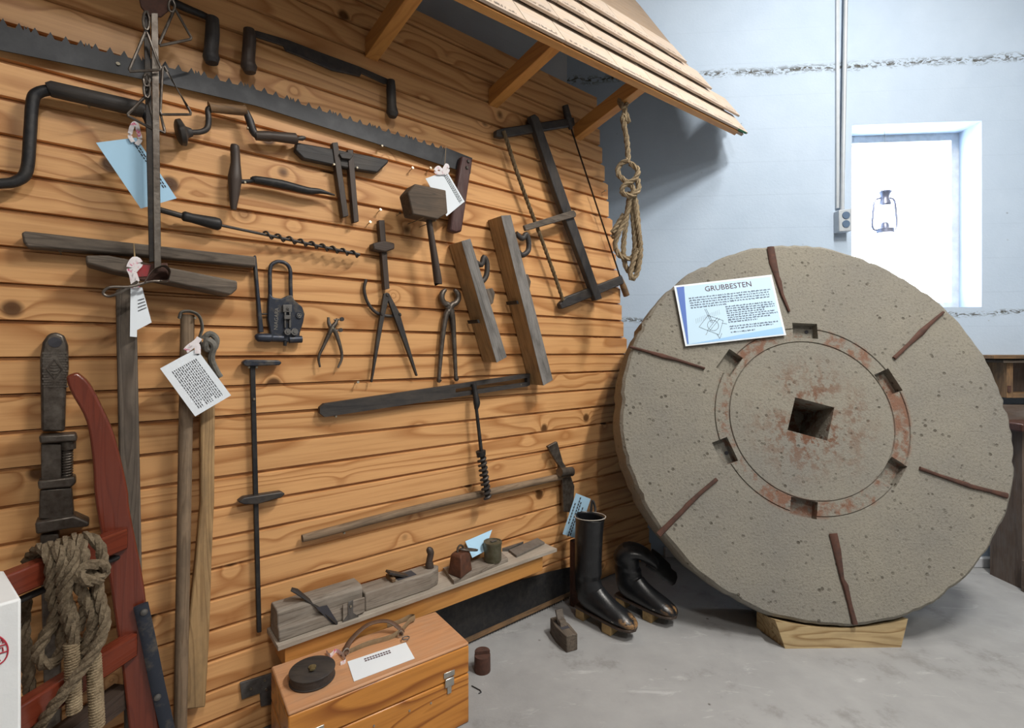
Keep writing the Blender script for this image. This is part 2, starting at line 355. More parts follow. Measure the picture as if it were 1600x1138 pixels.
def stone_mat():
    m, nt, b = new_mat('stone'); g = N(nt); co = g.objco(False)
    big = g.noise(co, 2.2, 4, 0.6); mid = g.noise(co, 14, 5, 0.65); fine = g.noise(co, 120, 4, 0.7)
    c = g.mix(g.ramp(big, (0.38, 0.0), (0.68, 1.0)), (0.272, 0.256, 0.214), (0.222, 0.214, 0.193))
    c = g.mix(g.ramp(fine, (0.50, 0.0), (0.72, 0.75)), c, (0.15, 0.135, 0.11))
    vs = g.n('ShaderNodeTexVoronoi', i_Vector=g.scale(co, (38, 38, 38)), i_Scale=1.0)
    sp = g.math('MULTIPLY', g.ramp(vs.outputs['Distance'], (0.16, 1.0), (0.26, 0.0)), g.ramp(mid, (0.45, 0.0), (0.62, 1.0)))
    c = g.mix(g.math('MULTIPLY', sp, 0.8), c, (0.085, 0.075, 0.06))
    # rust stains round the eye and along the inset ring (local x,z lie in the face)
    s = g.n('ShaderNodeSeparateXYZ', i_0=co)
    r = g.math('SQRT', g.math('ADD', g.math('POWER', s.outputs[0], 2.0), g.math('POWER', s.outputs[2], 2.0)))
    n3 = g.noise(co, 24, 5, 0.7); n4 = g.noise(co, 5, 3, 0.6)
    eye = g.math('MULTIPLY', g.ramp(r, (0.08, 1.0), (0.26, 0.0)), g.ramp(n3, (0.47, 0.0), (0.56, 1.0)))
    eye = g.math('MULTIPLY', eye, g.ramp(n4, (0.40, 0.0), (0.52, 1.0)))
    ringm = g.math('MULTIPLY', g.ramp(g.math('ABSOLUTE', g.math('SUBTRACT', r, 0.322)), (0.022, 1.0), (0.036, 0.0)), g.ramp(g.math('ADD', n3, g.math('MULTIPLY', n4, 0.8)), (0.86, 0.0), (1.02, 1.0)))
    c = g.mix(g.math('MULTIPLY', eye, 0.85), c, (0.15, 0.06, 0.03)); c = g.mix(g.math('MULTIPLY', ringm, 0.8), c, (0.20, 0.09, 0.055))
    g.out(c, b); b.inputs['Roughness'].default_value = 0.95; b.inputs['Specular IOR Level'].default_value = 0.15
    g.bump(g.math('ADD', g.math('ADD', fine, mid), g.math('MULTIPLY', sp, -0.8)), 0.6, 0.006, b)
stone_mat()
m, nt, b = new_mat('glass'); b.inputs['Transmission Weight'].default_value = 1; b.inputs['Roughness'].default_value = 0.0; b.inputs['IOR'].default_value = 1.02
m, nt, b = new_mat('tube_glow'); b.inputs['Emission Color'].default_value = (1, 0.95, 0.87, 1); b.inputs['Emission Strength'].default_value = 6

# ------------------------------------------------------------------ the room
A = V((0.2727, 2.4727, 0)); BX = BACK.x
Cc = A + BX * 3.25; Ew = A - D * 4.7
pts = [A, Cc, V((Cc.x, -2.3, 0)), V((Ew.x, -2.3, 0)), Ew]
MB().prism(pts, (0, 0, -0.1)).build('floor', 'floor_concrete', kind='structure', smooth=False)
MB().prism([p + UP * CEIL for p in pts], (0, 0, 0.1)).build('ceiling', 'ceiling_board', kind='structure', smooth=False)
def wallq(name, a, b, mat, th=0.2):
    n = (b - a).cross(UP).normalized()
    return MB().prism([a, b, b + UP * CEIL, a + UP * CEIL], n * -th if (CAM - a).dot(n) > 0 else n * th).build(name, mat, kind='structure', smooth=False)
wallq('wall_left', Ew, A, 'plain_concrete')
wallq('wall_right', pts[1], pts[2], 'dim_concrete'); wallq('wall_front', pts[2], pts[3], 'dim_concrete'); wallq('wall_side', pts[3], pts[4], 'dim_concrete')
# back wall with the window opening
W0 = BACK.loc(BACK.at(1331, 200)); W1 = BACK.loc(BACK.at(1534, 480)); W2 = BACK.loc(BACK.at(1440, 192))
wx0, wx1, wz0, wz1 = W0[0], W1[0], W1[1], W2[1]
a0 = BACK.loc(A)[0] - 0.15; a1 = BACK.loc(Cc)[0]; TH = -0.16
mb = MB()
for x0, x1, z0, z1 in ((a0, wx0, 0, CEIL), (wx1, a1, 0, CEIL), (wx0, wx1, 0, wz0), (wx0, wx1, wz1, CEIL)):
    mb.prism([BACK.P(x0, z0), BACK.P(x1, z0), BACK.P(x1, z1), BACK.P(x0, z1)], BACK.n * TH)
mb.build('wall_back', 'painted_concrete', kind='structure', smooth=False)
win = thing('window_1', 'blown-out bright window in the painted concrete wall', 'window', BACK.P((wx0 + wx1) / 2, wz0, TH)); win['kind'] = 'structure'; del win['category']
fr = MB(); t = 0.035
for x0, x1, z0, z1 in ((wx0, wx0 + t, wz0, wz1), (wx1 - t, wx1, wz0, wz1), (wx0 + t, wx1 - t, wz0, wz0 + t), (wx0 + t, wx1 - t, wz1 - t, wz1)):
    fr.prism([BACK.P(x0, z0, TH + 0.03), BACK.P(x1, z0, TH + 0.03), BACK.P(x1, z1, TH + 0.03), BACK.P(x0, z1, TH + 0.03)], BACK.n * -0.05)
fr.build('window_frame', 'pale_trim', win, smooth=False)
MB().prism([BACK.P(wx0 + t, wz0 + t, TH), BACK.P(wx1 - t, wz0 + t, TH), BACK.P(wx1 - t, wz1 - t, TH), BACK.P(wx0 + t, wz1 - t, TH)], BACK.n * -0.006).build('pane', 'glass', win, smooth=False)
# low concrete kerb at the foot of the back wall
MB().prism([BACK.P(0.02, 0, 0.03), BACK.P(a1, 0, 0.03), BACK.P(a1, 0.045, 0.03), BACK.P(0.02, 0.045, 0.03)], BACK.n * -0.03).build('trim_1', 'plain_concrete', kind='structure', bevel=0.004)

# ------------------------------------------------------------------ plank wall
pw = thing('wall_planks', 'wall of varnished pine boards with dark grooves', 'wall', WALL.P(-1.2, 0, 0)); pw['kind'] = 'structure'; del pw['category']
PITCH = 0.0755; ztop = 2.10
def plank_end(z):
    best = None
    for i in range(300):
        v = 60 + i * 3; u = 930 + (v - 145) * 88 / 717; p = WALL.at(u, v)
        if best is None or abs(p.z - z) < best[0]: best = (abs(p.z - z), WALL.loc(p)[0])
    return best[1]
k = -13
while True:
    z0 = 0.985 + k * PITCH; z1 = min(z0 + PITCH, ztop); k += 1
    if z0 > ztop - 0.02: break
    z0 = max(z0, 0.0); s1 = plank_end((z0 + z1) / 2) + random.uniform(-0.006, 0.006); s0 = -2.75
    prof = [(0, z0 + 0.003), (-0.010, z0 + 0.002), (-0.022, z0), (-0.022, z1), (-0.010, z1), (-0.010, z1 - 0.0045), (0, z1 - 0.008)]
    MB().prism([WALL.P(s0, z, o) for o, z in prof], D * (s1 - s0)).build('plank', 'pine', pw, grain=D, smooth=False)
MB().prism([WALL.P(-2.7, 0, -0.024), WALL.P(-0.35, 0, -0.024), WALL.P(-0.35, 2.05, -0.024), WALL.P(-2.7, 2.05, -0.024)], M * -0.03).build('backing_board', 'dark_wood', pw, smooth=False)

# ------------------------------------------------------------------ eave roof
q3 = WALL.at(900, 205); EZ = 1.925; EO = 0.3465
E1 = Plane(WALL.P(0, 0, EO), D, UP).at(1163, 210); E0 = Plane(WALL.P(0, 0, EO), D, UP).at(740, 0); E0 = E0 - (E1 - E0) * 1.2
ex = (E1 - E0).normalized(); pitch = math.radians(60.4)
upv = (-M * math.cos(pitch) + UP * math.sin(pitch)); upv = (upv - ex * upv.dot(ex)).normalized()
ROOF = Plane(E1, ex, upv)
if ROOF.n.dot(CAM - E1) < 0: ROOF.n = -ROOF.n
E0s, E1s = WALL.loc(E0)[0], WALL.loc(E1)[0]
LEN = (E1 - E0).length; CT = 1.08
roof = thing('shingled_eave', 'mock eave of inscribed wooden shingles on pine rafters above the tools', 'roof', WALL.P(-1.0, EZ, EO))
TOPR = ROOF.loc(ROOF.at(985, -10)); CT = TOPR[1]
MB().prism([ROOF.P(-LEN, 0.0), ROOF.P(-0.005, 0.0), ROOF.P(TOPR[0], TOPR[1]), ROOF.P(-LEN, CT)], ROOF.n * -0.012).build('roof_deck', 'deck', roof, grain=ex, smooth=False)
RAFT = [(902, 205), (770, 152), (580, 82)]
ss = [WALL.loc(WALL.at(u, v))[0] for u, v in RAFT]; ss.append(2 * ss[2] - ss[1])
for s_ in ss:
    zc = 1.905; k_ = (s_ - E0s) / (E1s - E0s); ez = E0.z + (E1.z - E0.z) * k_
    prof = [(0, zc - .028), (EO - .012, ez - .002), (EO - .046, ez + .050), (0, zc + .030)]
    MB().prism([WALL.P(s_ - 0.02, z, o) for o, z in prof], D * .04).build('rafter', 'rafter_pine', roof, grain=M, bevel=0.002)
MB().prism([ROOF.P(-LEN, -0.004, 0.0), ROOF.P(-0.06, -0.004, 0.0), ROOF.P(-0.06, 0.02, 0.0), ROOF.P(-LEN, 0.02, 0.0)], ROOF.n * -0.02).build('fascia', 'rafter_pine', roof, grain=ex)
ends = []
for u, v in ((1163, 208), (1150, 187), (1104, 148), (1062, 110)): ends.append(ROOF.loc(ROOF.at(u, v)))
scrib = MB()
for i, (ea, ec, _) in enumerate(ends):
    c0 = 0.0 if i == 0 else ec; x = ea; o = 0.004 + 0.010 * i; k = 0
    c1 = c0 + 0.13
    while x > -LEN:
        wd = random.choice([0.16, 0.21, 0.26, 0.19]); 
        if k == 0: wd = 0.10 + 0.05 * i
        xa = max(x - wd + 0.0025, -LEN)
        tilt = 0.009
        a_, b_ = ROOF.P(xa, c0, o + tilt), ROOF.P(x, c0, o + tilt); c_, d_ = ROOF.P(x, c1, o), ROOF.P(xa, c1, o)
        sh = MB().prism([a_, b_, c_, d_], ROOF.n * -0.009).build('shingle', 'shingle', roof, grain=ex, bevel=0.001)
        # pencilled inscription: a row of short upright strokes
        sx_ = xa + 0.025
        while sx_ < x - 0.03 and xa > -1.6:
            hgt = random.uniform(0.006, 0.016); b0 = c0 + 0.010
            if random.random() < 0.8:
                p0 = ROOF.P(sx_, b0, o + tilt + 0.0006); p1 = ROOF.P(sx_ + 0.0024, b0, o + tilt + 0.0006); p2 = ROOF.P(sx_ + 0.0046, b0 + hgt, o + tilt - 0.0002); p3 = ROOF.P(sx_ + 0.002, b0 + hgt, o + tilt - 0.0002)
                scrib.add([p0, p1, p2, p3], [(0, 1, 2, 3)])
            sx_ += random.uniform(0.004, 0.008)
        x -= wd; k += 1
scrib.build('inscription', 'pencil', roof, smooth=False, kind='stuff')
pa, pb = ROOF.P(-0.07, -0.001, 0.012), ROOF.P(0.0, -0.001, 0.012)
MB().prism([pa, pb, pb + ROOF.n * -0.008, pa + ROOF.n * -0.008], ROOF.y * -0.002).build('painted_tip', 'green_paint', roof, smooth=False)

# ------------------------------------------------------------------ ceiling lamps (the light itself is set at the top)
for i, (x, y) in enumerate(TUBES):
    t = thing('ceiling_lamp', 'white fluorescent tube lamp hung under the ceiling', 'lamp', (x, y, CEIL - 0.08), 'ceiling tube lamps')
    MB().box((x, y, CEIL - 0.035), (0.13, 0, 0), (0, 0.34, 0), (0, 0, 0.035)).build('housing', 'lamp_white', t, bevel=0.006)
    for sx in (-0.06, 0.06): MB().rod((x + sx, y - 0.30, CEIL - 0.082), (x + sx, y + 0.30, CEIL - 0.082), 0.012).build('tube', 'tube_glow', t)

# ================================================================== things on the plank wall
def wt(name, label, cat, u, v, off=0.02, group=None): return thing(name, label, cat, WALL.at(u, v, off), group)
def wplate(pts, o0, o1, name, mat, par, grain=None, bevel=0.0015, **k): return MB().plate(WALL, pts, o0, o1).build(name, mat, par, grain=grain, bevel=bevel, **k)
def wtube(pts, rpx, name, mat, par, k=0, n=10, grain=None, flat=None, **kw):     # pts (u,v,off); radii in pixels
    P = wp(WALL, pts); R = [px(p, r) for p, r in zip(P, rpx if isinstance(rpx, (list, tuple)) else [rpx] * len(P))]
    if k:
        rr = []
        for i in range(len(R) - 1): rr += [R[i] + (R[i + 1] - R[i]) * j / k for j in range(k)]
        P = cr(P, k); R = rr + [R[-1]]
    return MB().tube(P, R, n).build(name, mat, par, grain=grain, **kw)
def screw(u, v, off, par, r=2.2):
    p = WALL.at(u, v, off); return MB().lathe(p - M * 0.012, p + M * 0.002, [(0, px(p, r * 0.5)), (0.6, px(p, r * 0.5)), (0.75, px(p, r)), (1, px(p, r * 0.7))], 10).build('screw', 'screw', par)

# --- long crosscut saw
t = wt('crosscut_saw', 'long black two-man crosscut saw hung across the planks with dark red end handle', 'saw', 400, 150)
def lerp(L, u):
    for (a, b), (c, d) in zip(L, L[1:]):
        if u <= c: return b + (d - b) * (u - a) / (c - a)
    return L[-1][1]
topL = [(-260, -20), (0, 38), (100, 66), (225, 96), (400, 140), (575, 197), (700, 236), (738, 247)]
botL = [(-260, 26), (0, 78), (225, 124), (400, 165), (575, 220), (735, 272)]
pts = []; u = -255.0; k = 0
while u < 695:
    st = 22 - 11 * max(0, u) / 700; hh = st * 0.50; v = lerp(topL, u)
    pts += [(u, v), (u + st * .3, lerp(topL, u + st * .3) - hh), (u + st * .62, lerp(topL, u + st * .62))]
    if k % 4 == 3: pts += [(u + st * .66, lerp(topL, u + st * .66) - hh * .8), (u + st * .8, lerp(topL, u + st * .8) - hh * .3), (u + st * .94, lerp(topL, u + st * .94) - hh * .8)]
    u += st * 1.15; k += 1
pts += [(700, 232), (738, 247), (735, 272)] + [(a, b) for a, b in botL[::-1][1:]]
MB().plate(WALL, pts, 0.016, 0.019).build('blade', 'saw_steel', t, grain=D, smooth=False)
wplate([(722, 243), (739, 248), (722, 362), (713, 364), (703, 360)], 0.019, 0.045, 'handle', 'wine_wood', t, grain=UP, bevel=0.006)
for u, v in ((732, 252), (730, 262)): screw(u, v, 0.047, t, 3).data.materials[0] = MAT['iron']
for u, v in ((597, 228),): screw(u, v, 0.022, t)
# --- drawknives
t = wt('drawknife', 'dark drawknife by the hanging iron strap, its left end out of sight', 'drawknife', 320, 60)
wtube([(225, -22, .02), (278, 7, .02), (318, 24, .022), (334, 33, .03)], [7, 6, 5, 5], 'blade_arm', 'black_iron', t, 4)
wtube([(332, 28, .03), (332, 50, .03), (330, 78, .03), (330, 90, .03), (331, 99, .03)], [9, 10, 10, 12, 9], 'handle', 'black_wood', t, 3, 14, UP)
t = wt('drawknife', 'dark drawknife with two turned handles hung under the rafter', 'drawknife', 500, 100)
wplate([(388, 46), (402, 48), (450, 62), (502, 82), (562, 104), (606, 123), (612, 132), (600, 130), (565, 114), (563, 119), (520, 110), (472, 89), (447, 79), (443, 71), (400, 57)], 0.018, 0.025, 'blade', 'iron', t, D, 0.001)
wtube([(389, 46, .03), (390, 60, .03), (388, 92, .03), (389, 104, .03), (391, 114, .03)], [8, 9.5, 9.5, 12, 8], 'handle', 'dark_wood', t, 3, 14, UP)
wtube([(611, 126, .03), (611, 140, .03), (612, 165, .03), (613, 176, .03), (613, 183, .03)], [6, 7.5, 7.5, 9.5, 6], 'handle', 'black_wood', t, 3, 14, UP)
# --- big bent crank
t = wt('iron_crank', 'big bent iron crank with a thick black sleeve, hung at the plank wall', 'crank', 110, 180)
wtube([(-60, 288, .03), (0, 287, .03), (26, 283, .03), (42, 266, .03), (47, 210, .03), (51, 158, .03), (60, 145, .03), (80, 140, .03)], 8, 'bent_rod', 'black_iron', t, 5, 12)
wtube([(74, 139, .034), (80, 139, .034), (220, 171, .034), (226, 174, .034)], [9, 12, 12, 10], 'sleeve', 'black_wood', t, 0, 16, D)
wtube([(222, 173, .03), (233, 190, .03), (237, 215, .03), (239, 262, .03)], 6.5, 'bent_rod', 'black_iron', t, 4, 12)
for u, v in ((68, 145), (139, 165), (213, 179)): screw(u, v, 0.03, t)
# --- brace
t = wt('hand_brace', 'hand brace with mushroom pad, brown wooden grip and dark chuck', 'brace', 375, 195)
wtube([(276, 207, .035), (279, 207, .035), (286, 207, .035), (292, 207, .035), (300, 207, .035)], [14, 19, 20, 9, 6], 'pad', 'black_wood', t, 3, 18)
wtube([(296, 207, .035), (314, 206, .035), (324, 200, .035), (326, 186, .035), (325, 172, .035), (330, 168, .035)], 4.2, 'crank_bow', 'iron', t, 4)
wtube([(327, 168, .035), (330, 168, .035), (380, 173, .035), (384, 173, .035)], [9, 7.5, 7.5, 9], 'grip', 'brown_wood', t, 0, 14, D)
wtube([(384, 174, .035), (390, 188, .035), (396, 206, .035), (404, 213, .035)], [5, 6, 6, 6], 'crank_bow', 'iron', t, 4)
wtube([(399, 212, .035), (420, 213, .035), (424, 213, .035), (462, 217, .035), (464, 217, .035)], [7, 8, 7.2, 8.5, 6], 'chuck', 'dark_wood', t, 0, 14, D)
wtube([(463, 217, .035), (472, 216, .035), (477, 215, .035)], [2.5, 4, 2], 'bit', 'iron', t)
for u, v in ((327, 186), (388, 200)): screw(u, v, 0.036, t)
# --- double-stem mortise gauge
t = wt('panel_gauge', 'dark boat-shaped gauge block with two thin stems', 'gauge', 540, 260)
wplate([(463, 222), (520, 232), (607, 249), (607, 254), (590, 270), (540, 262), (475, 248), (461, 234)], 0.004, 0.026, 'block', 'black_wood', t, D, 0.004)
wplate([(519, 223), (528, 222), (545, 337), (536, 340)], 0.010, 0.030, 'stem', 'dark_wood', t, UP)
wplate([(543, 234), (552, 234), (561, 346), (553, 348)], 0.010, 0.030, 'stem', 'dark_wood', t, UP)
wplate([(530, 240), (545, 237), (552, 243), (548, 249), (534, 247)], 0.026, 0.036, 'wedge', 'black_wood', t, D)
for u, v in ((522, 257), (558, 262)): screw(u, v, 0.03, t)
# --- gimlet with cross handle
t = wt('gimlet', 'gimlet with upright turned handle and twisted dark shank', 'gimlet', 420, 290)
wtube([(367, 226, .03), (367, 230, .03), (368, 255, .03), (367, 278, .03), (366, 300, .03), (365, 318, .03), (365, 328, .03)], [4, 6.5, 7, 10, 8, 5.5, 4], 'handle', 'dark_wood', t, 4, 14, UP)
wtube([(374, 284, .03), (392, 283, .03), (400, 281, .03), (440, 288, .03), (480, 298, .03), (500, 299, .03), (523, 305, .03)], [3.5, 3, 6, 7, 6, 4, 1], 'shank', 'black_iron', t, 4)
for u, v in ((383, 285), (488, 300)): screw(u, v, 0.034, t)
# --- long auger
t = wt('auger', 'long auger with swollen black socket and spiral bit', 'auger', 410, 365)
wtube([(250, 328, .03), (286, 338, .03)], 4.5, 'tang', 'iron', t)
wtube([(284, 337, .03), (288, 338, .03), (300, 341, .03), (335, 349, .03), (342, 351, .03), (346, 352, .03)], [5, 8, 7.5, 10, 9.5, 6], 'socket', 'black_iron', t, 2, 14)
wtube([(344, 352, .03), (415, 367, .03), (562, 398, .03)], 2.2, 'shank', 'iron', t)
a_, b_ = WALL.at(412, 366, .03), WALL.at(563, 399, .03)
MB().helix(a_, b_, px(a_, 4.6), px(a_, 1.7), 9).build('spiral', 'iron', t)
# --- hand punch with raised lettering
t = wt('hand_punch', 'blue-black cast iron hand punch with loop handle and raised lettering', 'punch', 440, 530)
c = lambda L: [(395 + x / 7.34, 390 + y / 7.34) for x, y in L]
wplate(c([(190, 500), (240, 552), (330, 562), (410, 525), (450, 520), (480, 580), (570, 660), (598, 740), (580, 840), (540, 960), (540, 1060), (400, 1062), (350, 1050), (215, 1050), (200, 955), (172, 800), (176, 600)]), 0.004, 0.020, 'body', 'blue_iron', t, None, 0.003)
L = c([(200, 540), (197, 380), (198, 230), (225, 165), (300, 138), (385, 165), (428, 235), (432, 380), (437, 540)])
wtube([(u, v, .012) for u, v in L], 2.9, 'loop_handle', 'blue_iron', t, 4, 12)
wplate(c([(8, 85), (22, 62), (42, 70), (55, 200), (78, 480), (128, 950), (70, 955), (45, 560), (18, 240)]), 0.006, 0.020, 'lever', 'blue_iron', t, None, 0.003)
wtube([(*c([(100, 740)])[0], .012), (*c([(175, 740)])[0], .012)], 1.3, 'link', 'iron', t)
wtube([(*c([(25, 1015)])[0], .02), (*c([(60, 1010)])[0], .02), (*c([(190, 1015)])[0], .02), (*c([(225, 1020)])[0], .02)], [3, 6.5, 6.8, 5], 'foot', 'blue_iron', t, 3, 14)
wtube([(*c([(215, 1015)])[0], .018), (*c([(345, 1020)])[0], .018)], 6, 'anvil', 'blue_iron', t, 0, 14)
wtube([(*c([(415, 1035)])[0], .018), (*c([(560, 1030)])[0], .018)], 5.6, 'anvil', 'blue_iron', t, 0, 14)
wplate(c([(345, 632), (452, 632), (452, 720), (345, 720)]), 0.02, 0.027, 'slide_cap', 'grey_iron', t)
wplate(c([(362, 715), (385, 715), (385, 900), (362, 900)]), 0.02, 0.026, 'guide', 'grey_iron', t)
wplate(c([(415, 715), (440, 715), (440, 900), (415, 900)]), 0.02, 0.026, 'guide', 'grey_iron', t)
wplate(c([(360, 755), (440, 755), (440, 800), (360, 800)]), 0.024, 0.031, 'cross_pin', 'grey_iron', t)
for (x, y), r in (((390, 945), 5.2), ((470, 945), 5.6), ((400, 675), 3.0)):
    p = WALL.at(*c([(x, y)])[0], .02); MB().lathe(p, p + M * 0.012, [(0, px(p, r)), (.8, px(p, r)), (.8, px(p, r * .5)), (1, px(p, r * .45))], 8).build('nut', 'grey_iron', t)
p = WALL.at(*c([(532, 757)])[0], .02); MB().lathe(p, p + M * 0.003, [(0, px(p, 5.6)), (1, px(p, 5.2))], 16).build('boss', 'blue_iron', t)
mb = MB()
for dx_, dz_, r_ in ((-.0028, .002, .0030), (.0026, .0012, .0030), (.0002, -.0030, .0030)): mb.tube([p + M * .0036 + D * (dx_ + r_ * math.cos(a * .6283)) + UP * (dz_ + r_ * math.sin(a * .6283)) for a in range(10)], .0008, 5, closed=True)
mb.build('knot_emblem', 'cast_letter', t)
p = WALL.at(*c([(282, 925)])[0], .02); q = WALL.at(*c([(300, 605)])[0], .02)
text_mesh('NIAGARA', 0.0135, p, (q - p), (q - p).normalized().cross(M) * -1, 0.0012).build('lettering', 'cast_letter', t)
wtube([(*c([(372, 1050)])[0], .018), (*c([(368, 1105)])[0], .018)], [3, 2.4], 'ejector', 'black_iron', t)
screw(436, 409, 0.014, t)
# --- small pliers
t = wt('saw_set_pliers', 'small rusty saw-set pliers with thumb screws', 'pliers', 516, 535)
wtube([(513, 496, .015), (514, 506, .015), (519, 514, .015), (524, 519, .015), (532, 543, .015), (534, 560, .015), (528, 575, .015)], [2, 3, 4, 3.5, 2.6, 2.2, 1.6], 'handle', 'worn_iron', t, 4)
wtube([(527, 498, .018), (524, 506, .018), (518, 514, .018), (506, 540, .018), (498, 558, .018), (500, 574, .018)], [2, 3.5, 4, 2.6, 2.2, 1.6], 'handle', 'worn_iron', t, 4)
for u, v in ((534, 499), (532, 516)):
    p = WALL.at(u, v, .018); wtube([(u - 12, v + 1, .018), (u, v, .018)], 1.4, 'screw_shank', 'worn_iron', t); MB().lathe(p - M * .004, p + M * .004, [(0, px(p, 3.2)), (1, px(p, 3.2))], 12).build('thumb_screw', 'iron', t)
screw(520, 513, 0.024, t)
# --- marking gauge
t = wt('marking_gauge', 'small dark marking gauge with sliding head above the compass', 'gauge', 600, 400)
wplate([(592, 344), (601, 344), (609, 451), (601, 453)], 0.006, 0.024, 'stem', 'dark_wood', t, UP)
wplate([(583, 380), (600, 376), (617, 380), (617, 389), (603, 394), (584, 390)], 0.004, 0.036, 'head', 'dark_wood', t, D, 0.004)
# --- wing compass
t = wt('wing_compass', 'open iron wing compass with curved quadrant arm', 'compass', 610, 530)
wplate([(600, 459), (605, 457), (609, 461), (600, 500), (582, 598), (580, 597), (590, 520)], 0.012, 0.022, 'leg', 'iron', t, None, 0.001)
wplate([(603, 459), (608, 458), (625, 490), (653, 587), (651, 588), (618, 500)], 0.012, 0.022, 'leg', 'iron', t, None, 0.001)
wtube([(572, 437, .010), (569, 452, .010), (574, 472, .010), (587, 488, .010), (606, 494, .010), (626, 492, .010)], 2.6, 'quadrant_arm', 'iron', t, 4)
for u, v in ((605, 461), (597, 491), (625, 491)): screw(u, v, 0.023, t, 2.4).data.materials[0] = MAT['iron']
# --- pincers
t = wt('pincers', 'iron carpenter pincers hung by their round jaws', 'pincers', 700, 530)
arc = [(703 + 13 * math.sin(math.radians(a)), 464 - 13 * math.cos(math.radians(a)), .016) for a in range(-170, -15, 20)]
wtube([(706, 488, .016)] + arc, [5, 5] + [4.6] * (len(arc) - 3) + [4, 2.5], 'jaw', 'worn_iron', t, 2)
arc = [(703 + 13 * math.sin(math.radians(a)), 464 - 13 * math.cos(math.radians(a)), .018) for a in range(170, 15, -20)]
wtube([(700, 488, .018)] + arc, [5, 5] + [4.6] * (len(arc) - 3) + [4, 2.5], 'jaw', 'worn_iron', t, 2)
wtube([(706, 478, .016), (697, 492, .016), (691, 530, .016), (686, 588, .016), (686, 594, .016), (685, 598, .016)], [5, 5, 4, 3, 4.4, 2], 'handle', 'worn_iron', t, 3)
wtube([(699, 478, .018), (706, 492, .018), (709, 530, .018), (712, 586, .018), (713, 592, .018), (713, 596, .018)], [5, 5, 4, 3, 4.4, 2], 'handle', 'worn_iron', t, 3)
screw(703, 481, 0.026, t, 3).data.materials[0] = MAT['iron']; screw(701, 489, .024, t)
# --- mallet
t = wt('wooden_mallet', 'wooden mallet with blocky worn head hung head up', 'mallet', 670, 360)
wplate([(637, 301), (649, 287), (697, 297), (700, 333), (684, 343), (645, 335)], 0.056, 0.112, 'head', 'mallet_wood', t, D, 0.004)
wtube([(669, 338, .083), (674, 370, .083), (684, 437, .083), (684, 443, .083)], [4.6, 5, 6.6, 6], 'handle', 'dark_wood', t, 2, 14, UP)
for u, v in ((662, 340), (681, 345)):
    p = WALL.at(u, v, .1); MB().rod(p - M * .1, p, .0016, 8).build('hanging_nail', 'screw', t)
# --- jointer planes on the wall
def jointer(label, face, grp, toteP, hornP, mouthP, off=0.082):
    t = wt('jointer_plane', label, 'plane', *face[3], 0.03, grp)
    ax = WALL.at(*face[3], off) - WALL.at(*face[0], off)
    b_ = wplate(face, 0.003, off, 'body', 'tan_wood', t, ax, 0.003)
    wplate(face, off + .0002, off + .0016, 'dusty_side', 'dusty_wood', t, ax, 0.0006)
    wtube([(u, v, .045) for u, v in toteP], [4.2] * len(toteP), 'tote', 'black_wood', t, 4, 12)
    wplate(hornP, 0.03, 0.058, 'wedge', 'grey_wood', t, ax, 0.003)
    # mouth and iron across the sole (the side that faces along the wall)
    p, q = WALL.at(*mouthP[0], off), WALL.at(*mouthP[1], off); mid = p
    MB().box(mid - M * (off * 0.5), (ax.normalized()) * 0.006, M * (off * 0.36), D * 0.004).build('iron_mouth', 'black_iron', t)
    return b_
jointer('shorter wooden jointer plane hung beside the pincers', [(721, 377), (735, 373), (792, 558), (776, 567)], 'jointer planes on the wall',
        [(743, 410), (752, 414), (756, 402), (761, 412), (760, 430), (753, 440), (745, 436)], [(757, 452), (770, 450), (774, 458), (771, 474), (765, 478)], [(751, 502), (0, 0)])
jointer('longer wooden jointer plane with bleached side, hung beside the frame saw', [(783, 337), (798, 336), (864, 594), (849, 603)], 'jointer planes on the wall',
        [(806, 365), (816, 373), (822, 366), (826, 378), (825, 392), (816, 399), (810, 394)], [(817, 430), (825, 428), (830, 440), (828, 452), (822, 456)], [(812, 472), (0, 0)])
# --- frame saw
t = wt('frame_saw', 'black wooden frame saw with twisted cord and thin blade', 'saw', 880, 320)
wplate([(776, 203), (785, 200), (897, 183), (899, 196), (786, 215), (776, 213)], 0.012, 0.034, 'cross_arm', 'black_wood', t, D, 0.004)
wplate([(875, 475), (885, 464), (972, 431), (976, 443), (890, 479), (878, 483)], 0.012, 0.034, 'cross_arm', 'black_wood', t, D, 0.004)
wplate([(829, 181), (836, 178), (842, 183), (880, 290), (941, 466), (931, 470), (868, 300)], 0.022, 0.046, 'stretcher', 'black_wood', t, UP, 0.003)
wtube([(883, 165, .03), (888, 186, .03), (892, 202, .03)], [5, 6, 3], 'blade_pin', 'black_wood', t, 2, 12)
wtube([(968, 432, .022), (974, 448, .022), (979, 462, .022)], [3.5, 5, 5], 'blade_pin', 'brown_wood', t, 2, 12)
MB().tube([WALL.at(892, 200, .026), WALL.at(970, 436, .022)], [(0.0012, 0.0045)] * 2, 6, flat=D).build('blade', 'black_iron', t)
pa = [WALL.at(*p) for p in ((787, 205, .04), (812, 282, .036), (838, 352, .034), (860, 412, .034), (880, 470, .036))]
rope_mesh(cr(pa, 8), px(pa[2], 3.2), None, 5).build('twisted_cord', 'cord', t)
wplate([(819, 352), (897, 328), (901, 334), (900, 339), (822, 361)], 0.046, 0.058, 'toggle', 'grey_wood', t, D, 0.003)
